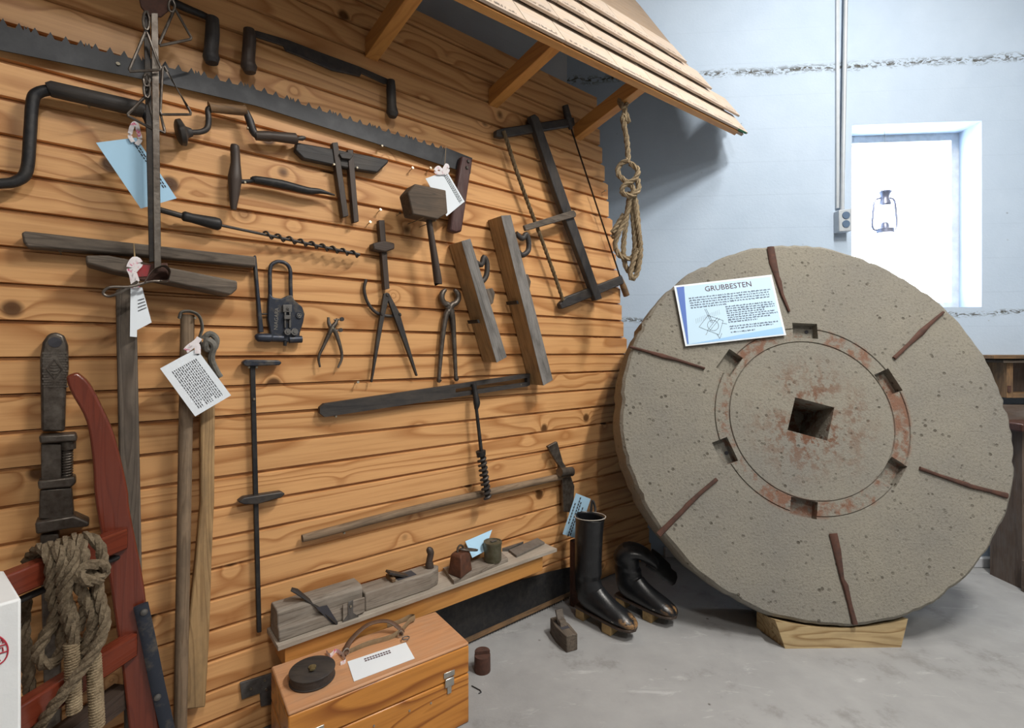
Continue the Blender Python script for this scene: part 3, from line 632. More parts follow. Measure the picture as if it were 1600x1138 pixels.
# --- upright beam caliper
t = wt('beam_caliper', 'tall thin black beam caliper with T head and sliding arm', 'caliper', 402, 990)
wplate([(379, 566), (385, 562), (436, 563), (441, 567), (437, 571), (385, 573), (380, 570)], 0.006, 0.030, 'head', 'blue_iron', t, D, 0.003)
wplate([(391, 572), (399, 572), (409, 988), (402, 990)], 0.010, 0.020, 'beam', 'black_iron', t, UP)
wplate([(372, 785), (381, 778), (440, 769), (446, 772), (440, 778), (402, 789), (382, 789)], 0.006, 0.032, 'sliding_arm', 'iron', t, D, 0.003)
for u, v in ((389, 574), (401, 574), (397, 624)): screw(u, v, 0.022, t)
# --- slotted lever with spring plunger
t = wt('spring_lever', 'black slotted wooden bar with hanging coil-spring plunger', 'tool', 660, 620)
mb = MB()
for P_ in ([(500, 637), (507, 631), (712, 601), (712, 621), (508, 652), (500, 646)], [(712, 601), (824, 584), (824, 590.5), (712, 608)], [(712, 614), (824, 597.5), (824, 604), (712, 621)], [(824, 584), (828, 584), (828, 602), (824, 604)]):
    mb.plate(WALL, P_, 0.008, 0.024)
mb.build('slotted_bar', 'black_wood', t, D, smooth=False)
wtube([(740, 600, .03), (742, 612, .034), (745, 630, .04), (744, 640, .042)], [4.5, 4, 5.5, 3], 'shackle', 'black_iron', t, 3)
wtube([(744, 636, .042), (752, 706, .048), (761, 779, .054)], [2.6, 3, 3], 'rod', 'black_iron', t)
wtube([(751, 705, .048), (752, 712, .048)], [8, 7], 'collar', 'black_iron', t, 0, 14)
a_, b_ = WALL.at(752, 712, .048), WALL.at(761, 778, .054); MB().helix(a_, b_, px(a_, 5.6), px(a_, 2.2), 9, 6, 12).build('spring', 'iron', t)
for u, v in ((525, 651), (814, 601), (735, 603)): screw(u, v, 0.022, t)
# --- adze hoe
t = wt('mattock', 'long-handled mattock hung level low on the planks', 'mattock', 700, 800)
wtube([(487, 838, .018), (491, 837, .018), (690, 786, .018), (886, 743, .024)], [4, 6.5, 6, 5], 'handle', 'pole_wood', t, 3, 14, D)
wplate([(856, 698), (871, 690), (880, 722), (890, 738), (898, 760), (896, 802), (881, 800), (879, 748), (874, 728), (864, 712)], 0.022, 0.036, 'head', 'worn_iron', t, None, 0.003)
wtube([(874, 738, .042), (893, 737, .042)], [7.5, 7.5], 'eye', 'worn_iron', t, 0, 12)
for u, v in ((538, 833),): screw(u, v, 0.02, t)
# --- flat bracket low on the wall
t = wt('steel_bracket', 'grey steel corner bracket screwed to the planks beside the toolbox', 'bracket', 402, 1100)
wplate([(375, 1068), (428, 1052), (432, 1100), (408, 1105), (406, 1084), (378, 1094)], 0.001, 0.007, 'plate', 'grey_iron', t, None, 0.001)
for u, v in ((414, 1064), (416, 1078), (392, 1077)): screw(u, v, 0.008, t)
# --- loose nails in the planks
for i, (u, v) in enumerate(((184, 110), (590, 333), (620, 338), (574, 352), (555, 600), (668, 268), (186, 520), (95, 398), (940, 302), (640, 268))):
    p = WALL.at(u, v, 0.0)
    MB().lathe(p - M * .01, p + M * .022 + UP * .006, [(0, .0014), (.9, .0014), (.9, .004), (1, .004)], 8).build('nail', 'screw', label='small bare nail standing out of the pine planks', cat='nail', group='loose nails in the planks')

# ================================================================== leaning and hanging things at the left
# --- two beams and tall post
wplate([(33, 363), (40, 361), (400, 401), (400, 417), (205, 398), (42, 386), (36, 378)], 0.002, 0.038, 'wooden_beam', 'grey_wood', None, D, 0.004, label='long weathered wooden beam fixed level on the planks', cat='beam')
wplate([(134, 399), (169, 399), (371, 439), (371, 452), (361, 461), (176, 423), (134, 411)], 0.002, 0.075, 'wooden_beam', 'grey_wood', None, D, 0.004, label='shorter weathered beam with tapered ends under the long beam', cat='beam')
bot = WALL.at(214, 1138, .07); fz = lambda u0, v0, u1, v1, off: (WALL.at(u0, v0, off), WALL.at(u1, v1, off))
def down(pl, a, b, off, z=0.0):                       # continue the pixel line a-b down to height z
    p, q = pl.at(*a, off), pl.at(*b, off); return p + (q - p) * ((z - p.z) / (q.z - p.z))
tl, tr = WALL.at(181, 452, .075), WALL.at(213, 446, .075)
bl, br = down(WALL, (181, 500), (187, 785), .075), down(WALL, (214, 500), (224, 1000), .075)
MB().prism([tl, tr, br, bl], M * -0.045).build('wooden_post', 'grey_wood', None, UP, 0.004, label='tall dark weathered post standing against the planks', cat='post')
# --- flail
t = thing('flail', 'threshing flail: dark round pole and paler flat beater joined by a cloth strap', 'flail', WALL.at(290, 1130, .03))
p, q = WALL.at(293, 492, .045), WALL.at(288, 785, .045); r = down(WALL, (293, 492), (282, 1110), .045)
MB().tube([p, q, r], [px(p, 9.5), px(q, 9.5), px(q, 9)], 14).build('handle_pole', 'pole_wood', t, UP)
wplate([(313, 535), (337, 535), (335, 785), (331, 874), (327, 1000), (321, 1106), (289, 1110), (292, 1000), (306, 874), (314, 785)], 0.012, 0.040, 'beater', 'tan_wood', t, UP, 0.004)
pa = cr(wp(WALL, [(280, 497, .05), (284, 488, .055), (298, 487, .06), (311, 494, .06), (316, 512, .055), (312, 530, .05), (318, 545, .05)]), 5)
MB().tube(pa, [(0.009, 0.0035)] * len(pa), 8, flat=M).build('strap', 'strap_cloth', t)
pa = cr(wp(WALL, [(318, 530, .05), (328, 522, .055), (338, 530, .055), (334, 545, .05), (322, 545, .055), (324, 532, .06), (334, 540, .06), (330, 560, .05), (338, 580, .045), (344, 590, .045)]), 5)
MB().tube(pa, 0.0075, 8).build('knot', 'strap_cloth', t)
screw(305, 497, .066, t)
# --- giant wrench
t = thing('pipe_wrench', 'giant rusted monkey wrench with cross-hatched handle and hanging hole', 'wrench', WALL.at(85, 1000, .04))
out_ = [(63, 610), (62, 560), (66, 535), (75, 522), (87, 519), (100, 524), (106, 540), (107, 575), (103, 610)]
wplate(out_ + [(101, 675), (64, 675)], 0.010, 0.036, 'handle', 'worn_iron', t, UP, 0.005)
p = WALL.at(86, 535, .0365); MB().lathe(p - M * .004, p + M * .0006, [(0, px(p, 8)), (1, px(p, 8))], 18).build('hanging_hole', 'ink', t)
mb = MB()
for i in range(9):
    for j in range(14):
        u, v = 68 + i * 4.3 + (j % 2) * 2.1, 552 + j * 4.0
        if abs(u - 85) + abs(v - 577) * 0.62 < 16 or u > 105: continue
        p = WALL.at(u, v, .036); mb.box(p, D * .0019, UP * .0019, M * .0012)
mb.build('cross_hatching', 'worn_iron', t, kind='stuff', smooth=False)
mb = MB()
for a, b in (((85, 562), (97, 577)), ((97, 577), (85, 592)), ((85, 592), (73, 577)), ((73, 577), (85, 562))): mb.tube(wp(WALL, [(*a, .037), (*b, .037)]), .0012, 6)
for v_, a_, b_ in ((570, 80, 90), (574, 78, 92), (579, 78, 92), (584, 81, 89)): mb.tube(wp(WALL, [(a_, v_, .037), ((a_ + b_) / 2, v_ + 1.5, .037), (b_, v_, .037)]), .0009, 6)
mb.build('diamond_mark', 'worn_iron', t)
wplate([(60, 681), (118, 678), (121, 690), (62, 694)], 0.008, 0.050, 'collar', 'worn_iron', t, None, 0.004)
wplate([(64, 694), (96, 694), (96, 750), (64, 750)], 0.012, 0.040, 'bar', 'worn_iron', t)
wtube([(106, 690, .03), (106, 702, .03)], 10, 'screw_head', 'worn_iron', t, 0, 14)
a_, b_ = WALL.at(105, 702, .03), WALL.at(104, 748, .03); MB().rod(a_, b_, px(a_, 6.5)).helix(a_, b_, px(a_, 6.5), px(a_, 1.5), 11, 6, 12).build('adjusting_screw', 'worn_iron', t)
wplate([(58, 752), (117, 745), (119, 755), (112, 762), (60, 766)], 0.008, 0.050, 'collar', 'worn_iron', t, None, 0.004)
wplate([(62, 766), (112, 762), (116, 812), (60, 812)], 0.012, 0.044, 'jaw_block', 'worn_iron', t, None, 0.003)
wplate([(54, 817), (115, 806), (140, 817), (138, 824), (110, 826), (56, 836)], 0.008, 0.056, 'jaw', 'worn_iron', t, None, 0.004)
e1, e2 = down(WALL, (62, 836), (66, 1000), .04, 0.02), down(WALL, (92, 834), (94, 1000), .04, 0.02)
MB().prism([WALL.at(62, 836, .04), WALL.at(92, 834, .04), e2, e1], M * -0.03).build('bar', 'worn_iron', t, UP, 0.003)
# --- hand truck
t = thing('hand_truck', 'red varnished wooden hand truck with curved rail leaning at the planks', 'hand truck', WALL.at(230, 1138, .14))
left = [(103, 588), (106, 602), (113, 618), (135, 660), (145, 725), (149, 785), (170, 906), (189, 1032)]; right = [(120, 582), (140, 600), (160, 638), (180, 685), (199, 763), (203, 800), (226, 921), (236, 1032)]
lo = [down(WALL, (189, 1032), (201, 1138), .15, .06)]; ro = [down(WALL, (236, 1032), (250, 1138), .15, .06)]
LP, RP = [WALL.at(u, v, .15) for u, v in left] + lo, [WALL.at(u, v, .15) for u, v in right] + ro
LP, RP = cr(LP[:-1], 4) + lo, cr(RP[:-1], 4) + ro
MB().prism(LP + RP[::-1], M * -0.045).build('rail', 'red_wood', t, UP, 0.010, seg=3)
e = V((0.147, 0.989, 0)); 
def crossbar(u, v, hh, L):
    P1 = WALL.at(u, v, .145); return MB().box(P1 - e * (L / 2), e * (L / 2), e.cross(UP) * 0.014, UP * hh)
crossbar(192, 841, .021, .36).build('cross_bar', 'red_wood', t, e, 0.004)
crossbar(207, 1006, .024, .40).build('cross_bar', 'red_wood', t, e, 0.004)
P1 = WALL.at(190, 868, .14); MB().rod(P1, P1 - e * .36, .006).build('tie_rod', 'black_iron', t)
pa = [WALL.at(220, 945, .158), WALL.at(232, 1000, .158), WALL.at(246, 1070, .158), WALL.at(262, 1140, .158), WALL.at(275, 1200, .158)]
MB().tube(cr(pa, 3), [(0.0045, 0.013)] * 13, 10, flat=M).build('iron_strap', 'blue_iron', t)
for u, v in ((225, 957), (246, 1090)):
    p = WALL.at(u, v, .163); MB().lathe(p, p + M * .005, [(0, .007), (.6, .006), (1, .002)], 12).build('rivet', 'grey_iron', t)
P2 = WALL.at(192, 1085, .12); MB().box(P2 - e * .12, e * .12, e.cross(UP) * .02, UP * .02).build('axle_block', 'dark_wood', t, e)
# --- heavy rope on the truck
t = thing('rope_coil', 'thick frayed hemp rope looped over the red cross bar', 'rope', WALL.at(100, 1130, .25))
RR = px(WALL.at(100, 950, .25), 8.6)
for P_ in ([(36, 892, .17), (50, 866, .21), (68, 856, .25), (80, 880, .275), (80, 925, .27), (87, 960, .26), (70, 995, .26), (58, 1020, .26), (70, 1040, .25), (90, 1030, .24), (98, 1000, .24), (88, 965, .23)],
           [(62, 868, .20), (82, 852, .25), (97, 872, .285), (97, 920, .28), (112, 960, .27), (115, 990, .26), (110, 1030, .26)],
           [(84, 860, .21), (100, 846, .25), (116, 870, .285), (108, 900, .29), (100, 940, .28), (108, 975, .27), (120, 1010, .26)],
           [(103, 850, .2), (120, 840, .23), (130, 862, .265), (132, 890, .27), (150, 902, .265), (166, 893, .25), (155, 882, .27), (128, 888, .285), (122, 900, .29), (140, 910, .295), (164, 902, .27)],
           [(118, 848, .2), (136, 838, .225), (155, 852, .24), (160, 878, .24), (150, 905, .25), (145, 935, .26), (128, 960, .26), (120, 990, .25)],
           [(120, 905, .28), (132, 935, .27), (146, 965, .27), (138, 1000, .265), (132, 1020, .26)],
           [(150, 908, .265), (158, 945, .275), (164, 972, .28), (152, 1010, .285), (125, 1050, .29), (98, 1085, .295), (75, 1116, .29), (56, 1146, .28)],
           [(40, 935, .19), (37, 985, .20), (44, 1040, .21), (46, 1080, .22), (56, 1120, .22), (60, 1150, .22)],
           [(130, 1000, .25), (120, 1040, .25), (118, 1085, .25)], [(146, 985, .25), (144, 1030, .25)]):
    rope_mesh(cr(wp(WALL, P_), 7), RR).build('rope_strand', 'rope_dark', t)
for P_ in ([(112, 1005, .262), (114, 1050, .262), (116, 1112, .262)], [(146, 1025, .255), (150, 1080, .255), (152, 1136, .255)]):
    q = wp(WALL, P_); MB().tube(cr(q, 8), RR * 1.15, 12).helix(q[0], q[2], RR * 1.1, RR * .16, 26, 5, 10).build('whipped_end', 'rope', t)
# --- white box with red stamp
c0 = V((-0.983 * 0.62, 0.62, 0)); e1 = V((-0.79, 0.613, 0)).normalized(); f1 = V((-0.613, -0.79, 0)).normalized(); zt = 1 - (935 - 548) / 780 * 0.62
t = thing('white_crate', 'white painted box with a round red stamp standing before the hand truck', 'box', c0 + f1 * .12 + e1 * .06)
MB().prism([c0, c0 + e1 * .13, c0 + e1 * .13 + f1 * .26, c0 + f1 * .26], UP * zt).build('body', 'white_box', t, bevel=0.003)
fpl = Plane(c0, -f1, UP)
if fpl.n.dot(CAM - c0) < 0: fpl.n = -fpl.n
mb = MB()
FPX = lambda u, v: fpl.at(u, v, 0.0005)
ring_ = [FPX(-12 + 24.5 * math.cos(a * .2094), 1017 + 24 * math.sin(a * .2094)) for a in range(30)]
mb.tube(ring_, .0009, 5, closed=True)
for a, b in (((-30, 1018), (10, 1007)), ((-32, 1031), (11, 1018))): mb.tube([FPX(*a), FPX(*b)], .0008, 5)
mb.build('stamp_ring', 'red_ink', t)
mb = MB()
for P_ in ([(-8, 1008), (-4, 1001), (-1, 1007), (2, 1000), (5, 1005)], [(-4, 1020), (0, 1013), (4, 1012), (5, 1018)], [(-6, 1035), (1, 1032)]): mb.tube([FPX(*p) for p in P_], .0008, 5)
mb.build('stamp_strokes', 'red_ink', t, kind='stuff')
# --- hanging iron strap with triangular links
t = wt('iron_hanger', 'hanging iron strap with triangular wire links and red painted foot', 'hanger', 245, 430, .12)
wplate([(212, -30), (268, -30), (266, 14), (252, 26), (232, 24), (220, 10)], 0.10, 0.106, 'top_plate', 'rust', t)
wplate([(236, 20), (247, 20), (252, 418), (241, 420)], 0.110, 0.118, 'strap_bar', 'worn_iron', t, UP, 0.001)
wplate([(224, 20), (234, 20), (243, 408), (233, 410)], 0.092, 0.098, 'strap_bar', 'iron', t, UP, 0.001)
def tri(P_, off):
    q = []
    n = len(P_)
    for i in range(n):
        a, b, c_ = P_[i - 1], P_[i], P_[(i + 1) % n]
        for f in (.16, .05): q.append((b[0] + (a[0] - b[0]) * f, b[1] + (a[1] - b[1]) * f, off))
        for f in (.05, .16): q.append((b[0] + (c_[0] - b[0]) * f, b[1] + (c_[1] - b[1]) * f, off))
    P = wp(WALL, q); MB().tube(P, px(P[0], 2.1), 8, closed=True).build('triangle_link', 'worn_iron', t)
tri([(228, 48), (201, 112), (252, 109)], .128); tri([(273, 13), (247, 72), (300, 61)], .098); tri([(254, 100), (250, 179), (300, 179)], .09); tri([(229, 149), (198, 180), (244, 205)], .098); tri([(244, 150), (240, 200), (258, 208)], .086)
for P_ in ([(228, 20), (229, 44)], [(228, 128), (231, 150)], [(264, 2), (272, 16)], [(226, 118), (232, 132)]):
    a, b = P_; cx_, cy_ = (a[0] + b[0]) / 2, (a[1] + b[1]) / 2; hx, hy = 5, abs(b[1] - a[1]) / 2 + 3
    P = [WALL.at(cx_ + hx * math.cos(k * .6283), cy_ + hy * math.sin(k * .6283), .112) for k in range(10)]; MB().tube(P, px(P[0], 1.8), 7, closed=True).build('chain_link', 'worn_iron', t)
wplate([(209, 412), (262, 411), (265, 441), (210, 437)], 0.086, 0.104, 'foot_plate', 'rust', t, None, 0.002)
wplate([(212, 414), (236, 414), (230, 432), (212, 433)], 0.104, 0.1055, 'red_patch', 'red_paint', t, None, 0)
pa = cr(wp(WALL, [(226, 442, .13), (238, 424, .135), (254, 416, .13), (264, 424, .12), (262, 438, .115), (248, 440, .12)]), 5); MB().tube(pa, [(0.013, 0.0014)] * len(pa), 10, flat=M).build('curved_lip', 'worn_iron', t)
P = cr(wp(WALL, [(262, 440, .12), (235, 440, .125), (205, 448, .13), (172, 449, .13), (161, 458, .13), (172, 463, .13), (195, 453, .13), (215, 440, .125)]), 5); MB().tube(P, px(P[0], 2.0), 8).build('wire_loop', 'worn_iron', t)

# ================================================================== paper tags
def tag(quad, off, mat, name, label, rows=(), pl=WALL, tilt=(0, 0, 0, 0), rowbox=None, hole=None, dx=0, cat='tag'):
    P = [pl.at(u, v, off + tl_) for (u, v), tl_ in zip(quad, tilt)]
    n = (P[1] - P[0]).cross(P[3] - P[0]).normalized()
    if n.dot(CAM - P[0]) < 0: n = -n
    t = thing(name, label, cat, min(P, key=lambda p: p.z))
    MB().prism(P, n * -0.0008).build('card', mat, t, smooth=False)
    if rowbox:                                         # printed lines: rows of word-long dashes; rowbox in card fractions u0,v0,u1,v1
        mb = MB(); u0, v0, u1, v1, nr, th = rowbox; rng = random.Random(len(label))
        for r_ in range(nr):
            y = v0 + (v1 - v0) * r_ / max(1, nr - 1); x = u0; xe = u1 - (rng.uniform(.0, .25) * (u1 - u0) if r_ % 5 == 4 else 0)
            while x < xe:
                w_ = rng.uniform(.02, .07); x2 = min(x + w_, xe)
                f = lambda a, b: P[0] + (P[1] - P[0]) * a + (P[3] - P[0]) * b + n * 0.0006 + (P[2] - P[1] - P[3] + P[0]) * (a * b)
                mb.add([f(x, y), f(x2, y), f(x2, y + th), f(x, y + th)], [(0, 1, 2, 3)]); x = x2 + .014
        mb.build('printed_lines', 'ink', t, smooth=False)
    if hole:
        h_ = pl.at(*hole, off + .001); MB().lathe(h_, h_ + n * .0008, [(0, .0028), (1, .0028)], 10).build('eyelet', 'ink', t)
    return t
def ribbon(par, pts, off, w_=.004):
    P = cr(wp(WALL, [(u, v, off) for u, v in pts]), 5); MB().tube(P, [(w_, .0008)] * len(P), 6, flat=UP).build('ribbon', 'ribbon', par)
t = tag([(213, 215), (276, 310), (220, 326), (150, 223)], .075, 'paper_blue', 'blue_tag', 'large pale blue tag hanging behind the iron strap', rowbox=(.12, .07, .80, .13, 2, .03), hole=(211, 224))
ribbon(t, [(208, 222), (203, 212), (207, 196), (213, 193), (216, 205), (219, 218), (213, 226)], .08)
t = tag([(307, 545), (361, 618), (305, 651), (250, 576)], .085, 'paper', 'text_tag', 'white tag full of printed text tied to the flail', rowbox=(.14, .16, .92, .80, 13, .019), hole=(309, 553))
ribbon(t, [(309, 553), (308, 540), (300, 541), (291, 548), (296, 542), (306, 535), (312, 528)], .088, .006)
t = tag([(214, 449), (222, 449), (237, 504), (214, 516)], .105, 'paper', 'white_tag', 'small folded white tag hanging under the red painted foot', rowbox=(.1, .3, .9, .55, 4, .03))
MB().prism([WALL.at(u, v, .109) for u, v in ((204, 449), (214, 449), (214, 527), (203, 526))], M * -.0008).build('folded_flap', 'paper', t, smooth=False)
ribbon(t, [(212, 450), (208, 430), (204, 418), (211, 406), (217, 412), (208, 424), (212, 440)], .112, .007)
P = cr(wp(WALL, [(209, 381, .05), (210, 395, .08), (211, 408, .11)]), 4); MB().tube(P, .0015, 6).build('twine', 'twine', t)
t = tag([(698, 267), (726, 315), (698, 338), (665, 279)], .050, 'paper', 'white_tag', 'white tag tied to the saw blade behind the mallet', rowbox=(.1, .08, .95, .2, 3, .03), tilt=(0, 0, 0, 0))
ribbon(t, [(694, 272), (686, 262), (680, 268), (690, 270), (698, 258), (700, 266), (694, 272)], .055, .006)
P = wp(WALL, [(694, 270, .052), (697, 228, .022)]); MB().tube(P, .0007, 5).build('twine', 'twine', t)

# ================================================================== shelf and what stands on it
SZ = 0.266; SH = hplane(SZ)
s0 = WALL.loc(SH.at(435, 1012))[0]; s1 = WALL.loc(SH.at(865, 855))[0]; SD = 0.108
t = thing('wall_shelf', 'narrow dusty wooden shelf board on a pine ledger low on the planks', 'shelf', WALL.P((s0 + s1) / 2, .2, .05))
MB().prism([WALL.P(s0, SZ - .012, 0), WALL.P(s1, SZ - .012, 0), WALL.P(s1, SZ - .012, SD), WALL.P(s0, SZ - .012, SD)], UP * .012).build('shelf_board', 'shelf_dust', t, D, 0.001)
MB().prism([WALL.P(s0 + .02, SZ - .07, 0.0), WALL.P(s1 - .06, SZ - .07, 0.0), WALL.P(s1 - .06, SZ - .0125, 0.0), WALL.P(s0 + .02, SZ - .0125, 0.0)], M * (SD - .014)).build('ledger', 'rafter_pine', t, D, 0.001)
G = 'old planes on the shelf'
# moulding plane with fence
sa, sb = WALL.loc(SH.at(434, 1002))[0], WALL.loc(SH.at(571, 960))[0]
t = thing('moulding_plane', 'wide grey rebate plane with metal fence plate at the end of the shelf', 'plane', WALL.P((sa + sb) / 2, SZ, .06))
prof = [(.012, 0), (.092, 0), (.092, .030), (.080, .036), (.080, .066), (.070, .074), (.020, .074), (.012, .066)]
MB().prism([WALL.P(sa, SZ + z, o) for o, z in prof], D * (sb - sa)).build('body', 'dusty_plane', t, D, 0.003)
P = wp(WALL, [(455, 921, .05), (463, 924, .055), (482, 938, .07), (505, 955, .085), (529, 977, .097)]); MB().tube(P, [(.003, .010), (.004, .013), (.003, .009), (.002, .008), (.002, .008)], 10, flat=UP).build('wedge_iron', 'iron', t)
MB().plate(WALL, [(494, 950), (511, 946), (528, 973), (520, 976)], .0925, .0935).build('throat', 'ink', t, smooth=False)
MB().plate(WALL, [(536, 946), (556, 938), (570, 934), (570, 956), (536, 972)], .093, .099).build('fence_block', 'dusty_plane', t, D, 0.001)
MB().plate(WALL, [(544, 941), (552, 938), (552, 958), (561, 964), (535, 973), (544, 961)], .099, .1015).build('fence_plate', 'grey_iron', t, None, 0.0005)
screw(548, 948, .103, t, 2)
# fore plane with horn
sa, sb = WALL.loc(SH.at(573, 959))[0], WALL.loc(SH.at(690, 912))[0]
t = thing('horned_plane', 'grey wooden bench plane with upright horn on the shelf', 'plane', WALL.P((sa + sb) / 2, SZ, .06))
o0, o1 = .025, .088; hz = .052
q = [(sa, o0), (sa, o1), (sb - .05, o1), (sb - .015, o1 - .012), (sb, (o0 + o1) / 2), (sb - .015, o0 + .012), (sb - .05, o0)]
MB().prism([WALL.P(a, SZ, o) for a, o in q], UP * hz).build('body', 'dusty_plane', t, D, 0.004)
mid = (o0 + o1) / 2; ln = sb - sa
MB().prism([WALL.P(sa + ln * .42, SZ + hz + .0008, mid - .018), WALL.P(sa + ln * .66, SZ + hz + .0008, mid - .018), WALL.P(sa + ln * .66, SZ + hz + .0008, mid + .018), WALL.P(sa + ln * .42, SZ + hz + .0008, mid + .018)], UP * -.004).build('throat', 'ink', t, smooth=False)
MB().box(WALL.P(sa + ln * .46, SZ + hz + .010, mid), (D * .035 + UP * -.016), M * .014, UP * .003 + D * .002).build('wedge_iron', 'iron', t, None, 0.001)
MB().box(WALL.P(sa + ln * .36, SZ + hz + .006, mid), D * .006, M * .022, UP * .006).build('cross_peg', 'brown_wood', t, None, 0.002)
P = cr([WALL.P(sb - .03, SZ + hz - .01, mid), WALL.P(sb - .033, SZ + hz + .02, mid), WALL.P(sb - .028, SZ + hz + .045, mid), WALL.P(sb - .038, SZ + hz + .064, mid)], 4); MB().tube(P, [.013] * 4 + [.010] * 4 + [.011] * 3 + [.009, .004], 12).build('horn', 'dark_wood', t)
# little base board
BB = [(692, 893), (709, 914), (794, 878), (784, 869)]
MB().prism([SH.at(u, v) + UP * .0125 for u, v in BB], UP * -.012).build('base_board', 'dusty_plane', None, D, 0.001, label='small cracked grey board lying under the iron weight and the tin', cat='board')
SB = hplane(SZ + .013)
# iron weight with ring
t = thing('iron_weight', 'rusty square iron weight with staple and long link', 'weight', SB.at(719, 895))
q = [SB.at(u, v) for u, v in ((700, 897), (720, 905), (738, 891), (719, 884))]; ctr = (q[0] + q[2]) / 2
top = [ctr + (p - ctr) * .8 + UP * .060 for p in q]; top2 = [ctr + (p - ctr) * .62 + UP * .067 for p in q]
MB().add(q + top + top2, [(3, 2, 1, 0), (8, 9, 10, 11)] + [(i + a, (i + 1) % 4 + a, (i + 1) % 4 + a + 4, i + a + 4) for a in (0, 4) for i in range(4)]).build('body', 'rust_block', t, None, 0.003)
tc = ctr + UP * .067
P = [tc - D * .010 - UP * .004, tc - D * .010 + UP * .012, tc + UP * .020, tc + D * .010 + UP * .012, tc + D * .010 - UP * .004]; MB().tube(cr(P, 4), .0035, 8).build('staple', 'worn_iron', t)
lk = [tc + UP * .010 + D * (.030 + .034 * math.cos(a * .5236)) + M * (.010 * math.sin(a * .5236) + .006) - UP * (.010 * (1 + math.cos(a * .5236))) for a in range(12)]; MB().tube(lk, .003, 8, closed=True).build('link', 'worn_iron', t)
# tin
p = SB.at(770, 876); R_ = px(p, 13.6)
t = thing('old_tin', 'small round olive tin with dented lid on the grey board', 'tin', p)
MB().lathe(p, p + UP * .066, [(0, R_ * .95), (.04, R_), (.9, R_), (.9, R_ * 1.06), (1, R_ * 1.06), (1, R_ * .9), (.97, R_ * .88), (.97, .002)], 28).build('can', 'olive_tin', t)
MB().box(p + UP * .0665 + D * .004, D * .012, M * .005, UP * .0012).build('lid_tab', 'grey_iron', t, None, .0005)
# whetstones
MB().prism([SH.at(u, v) + UP * .009 for u, v in ((795, 863), (840, 844), (851, 851), (807, 872))], UP * -.0088).build('whetstone', 'whetstone', None, D, .0015, label='flat dark rectangular whetstone lying on the end of the shelf', cat='whetstone')
MB().prism([SH.at(u, v) + UP * .012 for u, v in ((784, 862), (787, 852), (815, 838), (820, 838), (801, 852), (833, 841), (815, 853), (797, 862))], UP * -.0118).build('split_wedge', 'grey_iron', None, D, .001, label='grey forked wooden wedge lying between tin and whetstone', cat='wedge')
tag([(727, 846), (769, 828), (757, 862), (738, 872)], .03, 'paper_blue', 'paper_card', 'pale blue card leaning on the planks behind the tin', cat='card', tilt=(-.02, -.025, .02, .02))

# ================================================================== saw on the floor against the wall
t = thing('pit_saw', 'black toothed saw blade standing on edge under the shelf', 'saw', WALL.P(-.3, 0, .02))
pts_ = [(-.95, .19), (-.1, .135), (.02, .12), (.02, .035)]
x = .015; teeth = []
while x > -.95: teeth += [(x, .016), (x - .009, .004)]; x -= .0125
pl2 = Plane(WALL.P(0, 0, .028), D, (UP - M * .10).normalized())
sA = WALL.loc(WALL.at(893, 900, .03))[0]
MB().prism([pl2.P(sA + a, b) for a, b in pts_ + teeth], pl2.n * .0025).build('blade', 'black_iron', t, D, smooth=False)
MB().prism([pl2.P(sA + .02, .03), pl2.P(sA - .95, .024), pl2.P(sA - .95, .006), pl2.P(sA + .02, .012)], pl2.n * .0030).build('worn_edge', 'brown_wood', t, D, smooth=False)

# ================================================================== toolbox
BZ = 0.215; BT = hplane(BZ)
BL, BR, FR, FL = [BT.at(u, v) for u, v in ((429, 1040), (682, 955), (733, 1004), (446, 1117))]
# square it up
lx = ((FR - FL) + (BR - BL)).normalized(); ly = UP.cross(lx); W_ = ((BL - FL).dot(ly) + (BR - FR).dot(ly)) / 2; L_ = ((FR - FL).length + (BR - BL).dot(lx)) / 2
o_ = FR - lx * L_; TB = Plane(o_ - UP * BZ, lx, UP)      # front face plane, origin at its lower left corner
if TB.n.dot(CAM - o_) < 0: TB.n = -TB.n
t = thing('wooden_toolbox', 'varnished plywood toolbox with leather handle and metal latches on the floor', 'toolbox', o_ - UP * BZ + lx * L_ / 2 + ly * W_ / 2)
zl = BZ - .082
def tbox(name, z0, z1, mat, ins=0): return MB().prism([o_ - UP * BZ + lx * ins + ly * ins + UP * z0, o_ - UP * BZ + lx * (L_ - ins) + ly * ins + UP * z0, o_ - UP * BZ + lx * (L_ - ins) + ly * (W_ - ins) + UP * z0, o_ - UP * BZ + lx * ins + ly * (W_ - ins) + UP * z0], UP * (z1 - z0)).build(name, mat, t, lx, .004)
tbox('box_body', 0, zl - .001, 'plywood'); tbox('lid', zl + .001, BZ - .008, 'plywood'); tbox('lid_top', BZ - .0085, BZ, 'ply_top')
for f in (.13, .865):
    c_ = TB.P(L_ * f, zl, 0)
    MB().box(c_ + UP * .020 + TB.n * .0015, lx * .016, UP * .007, TB.n * .0015).build('latch_plate', 'steel', t, None, .001)
    lt = MB().box(c_ + UP * .0 + TB.n * .003, lx * .013, UP * .011, TB.n * .003).build('latch', 'steel', t, None, .002)
    MB().box(c_ - UP * .018 + TB.n * .002, lx * .006, UP * .012, TB.n * .0015).build('hasp', 'steel', lt, None, .001)
for a, b in ((.62, .030), (.75, .035), (.42, .028)):
    c_ = TB.P(L_ * a, zl - b, 0); MB().lathe(c_, c_ + TB.n * .002, [(0, .003), (1, .002)], 8).build('rivet', 'steel', t)
BP = hplane(BZ)
P = [BP.at(u, v) + UP * h for u, v, h in ((537, 1027, .004), (548, 1010, .016), (575, 996, .034), (605, 990, .034), (624, 991, .016), (630, 992, .004))]
P = cr(P, 4); MB().tube(P, [(.0035, .008)] * len(P), 8, flat=UP).build('carry_handle', 'leather_brown', t)
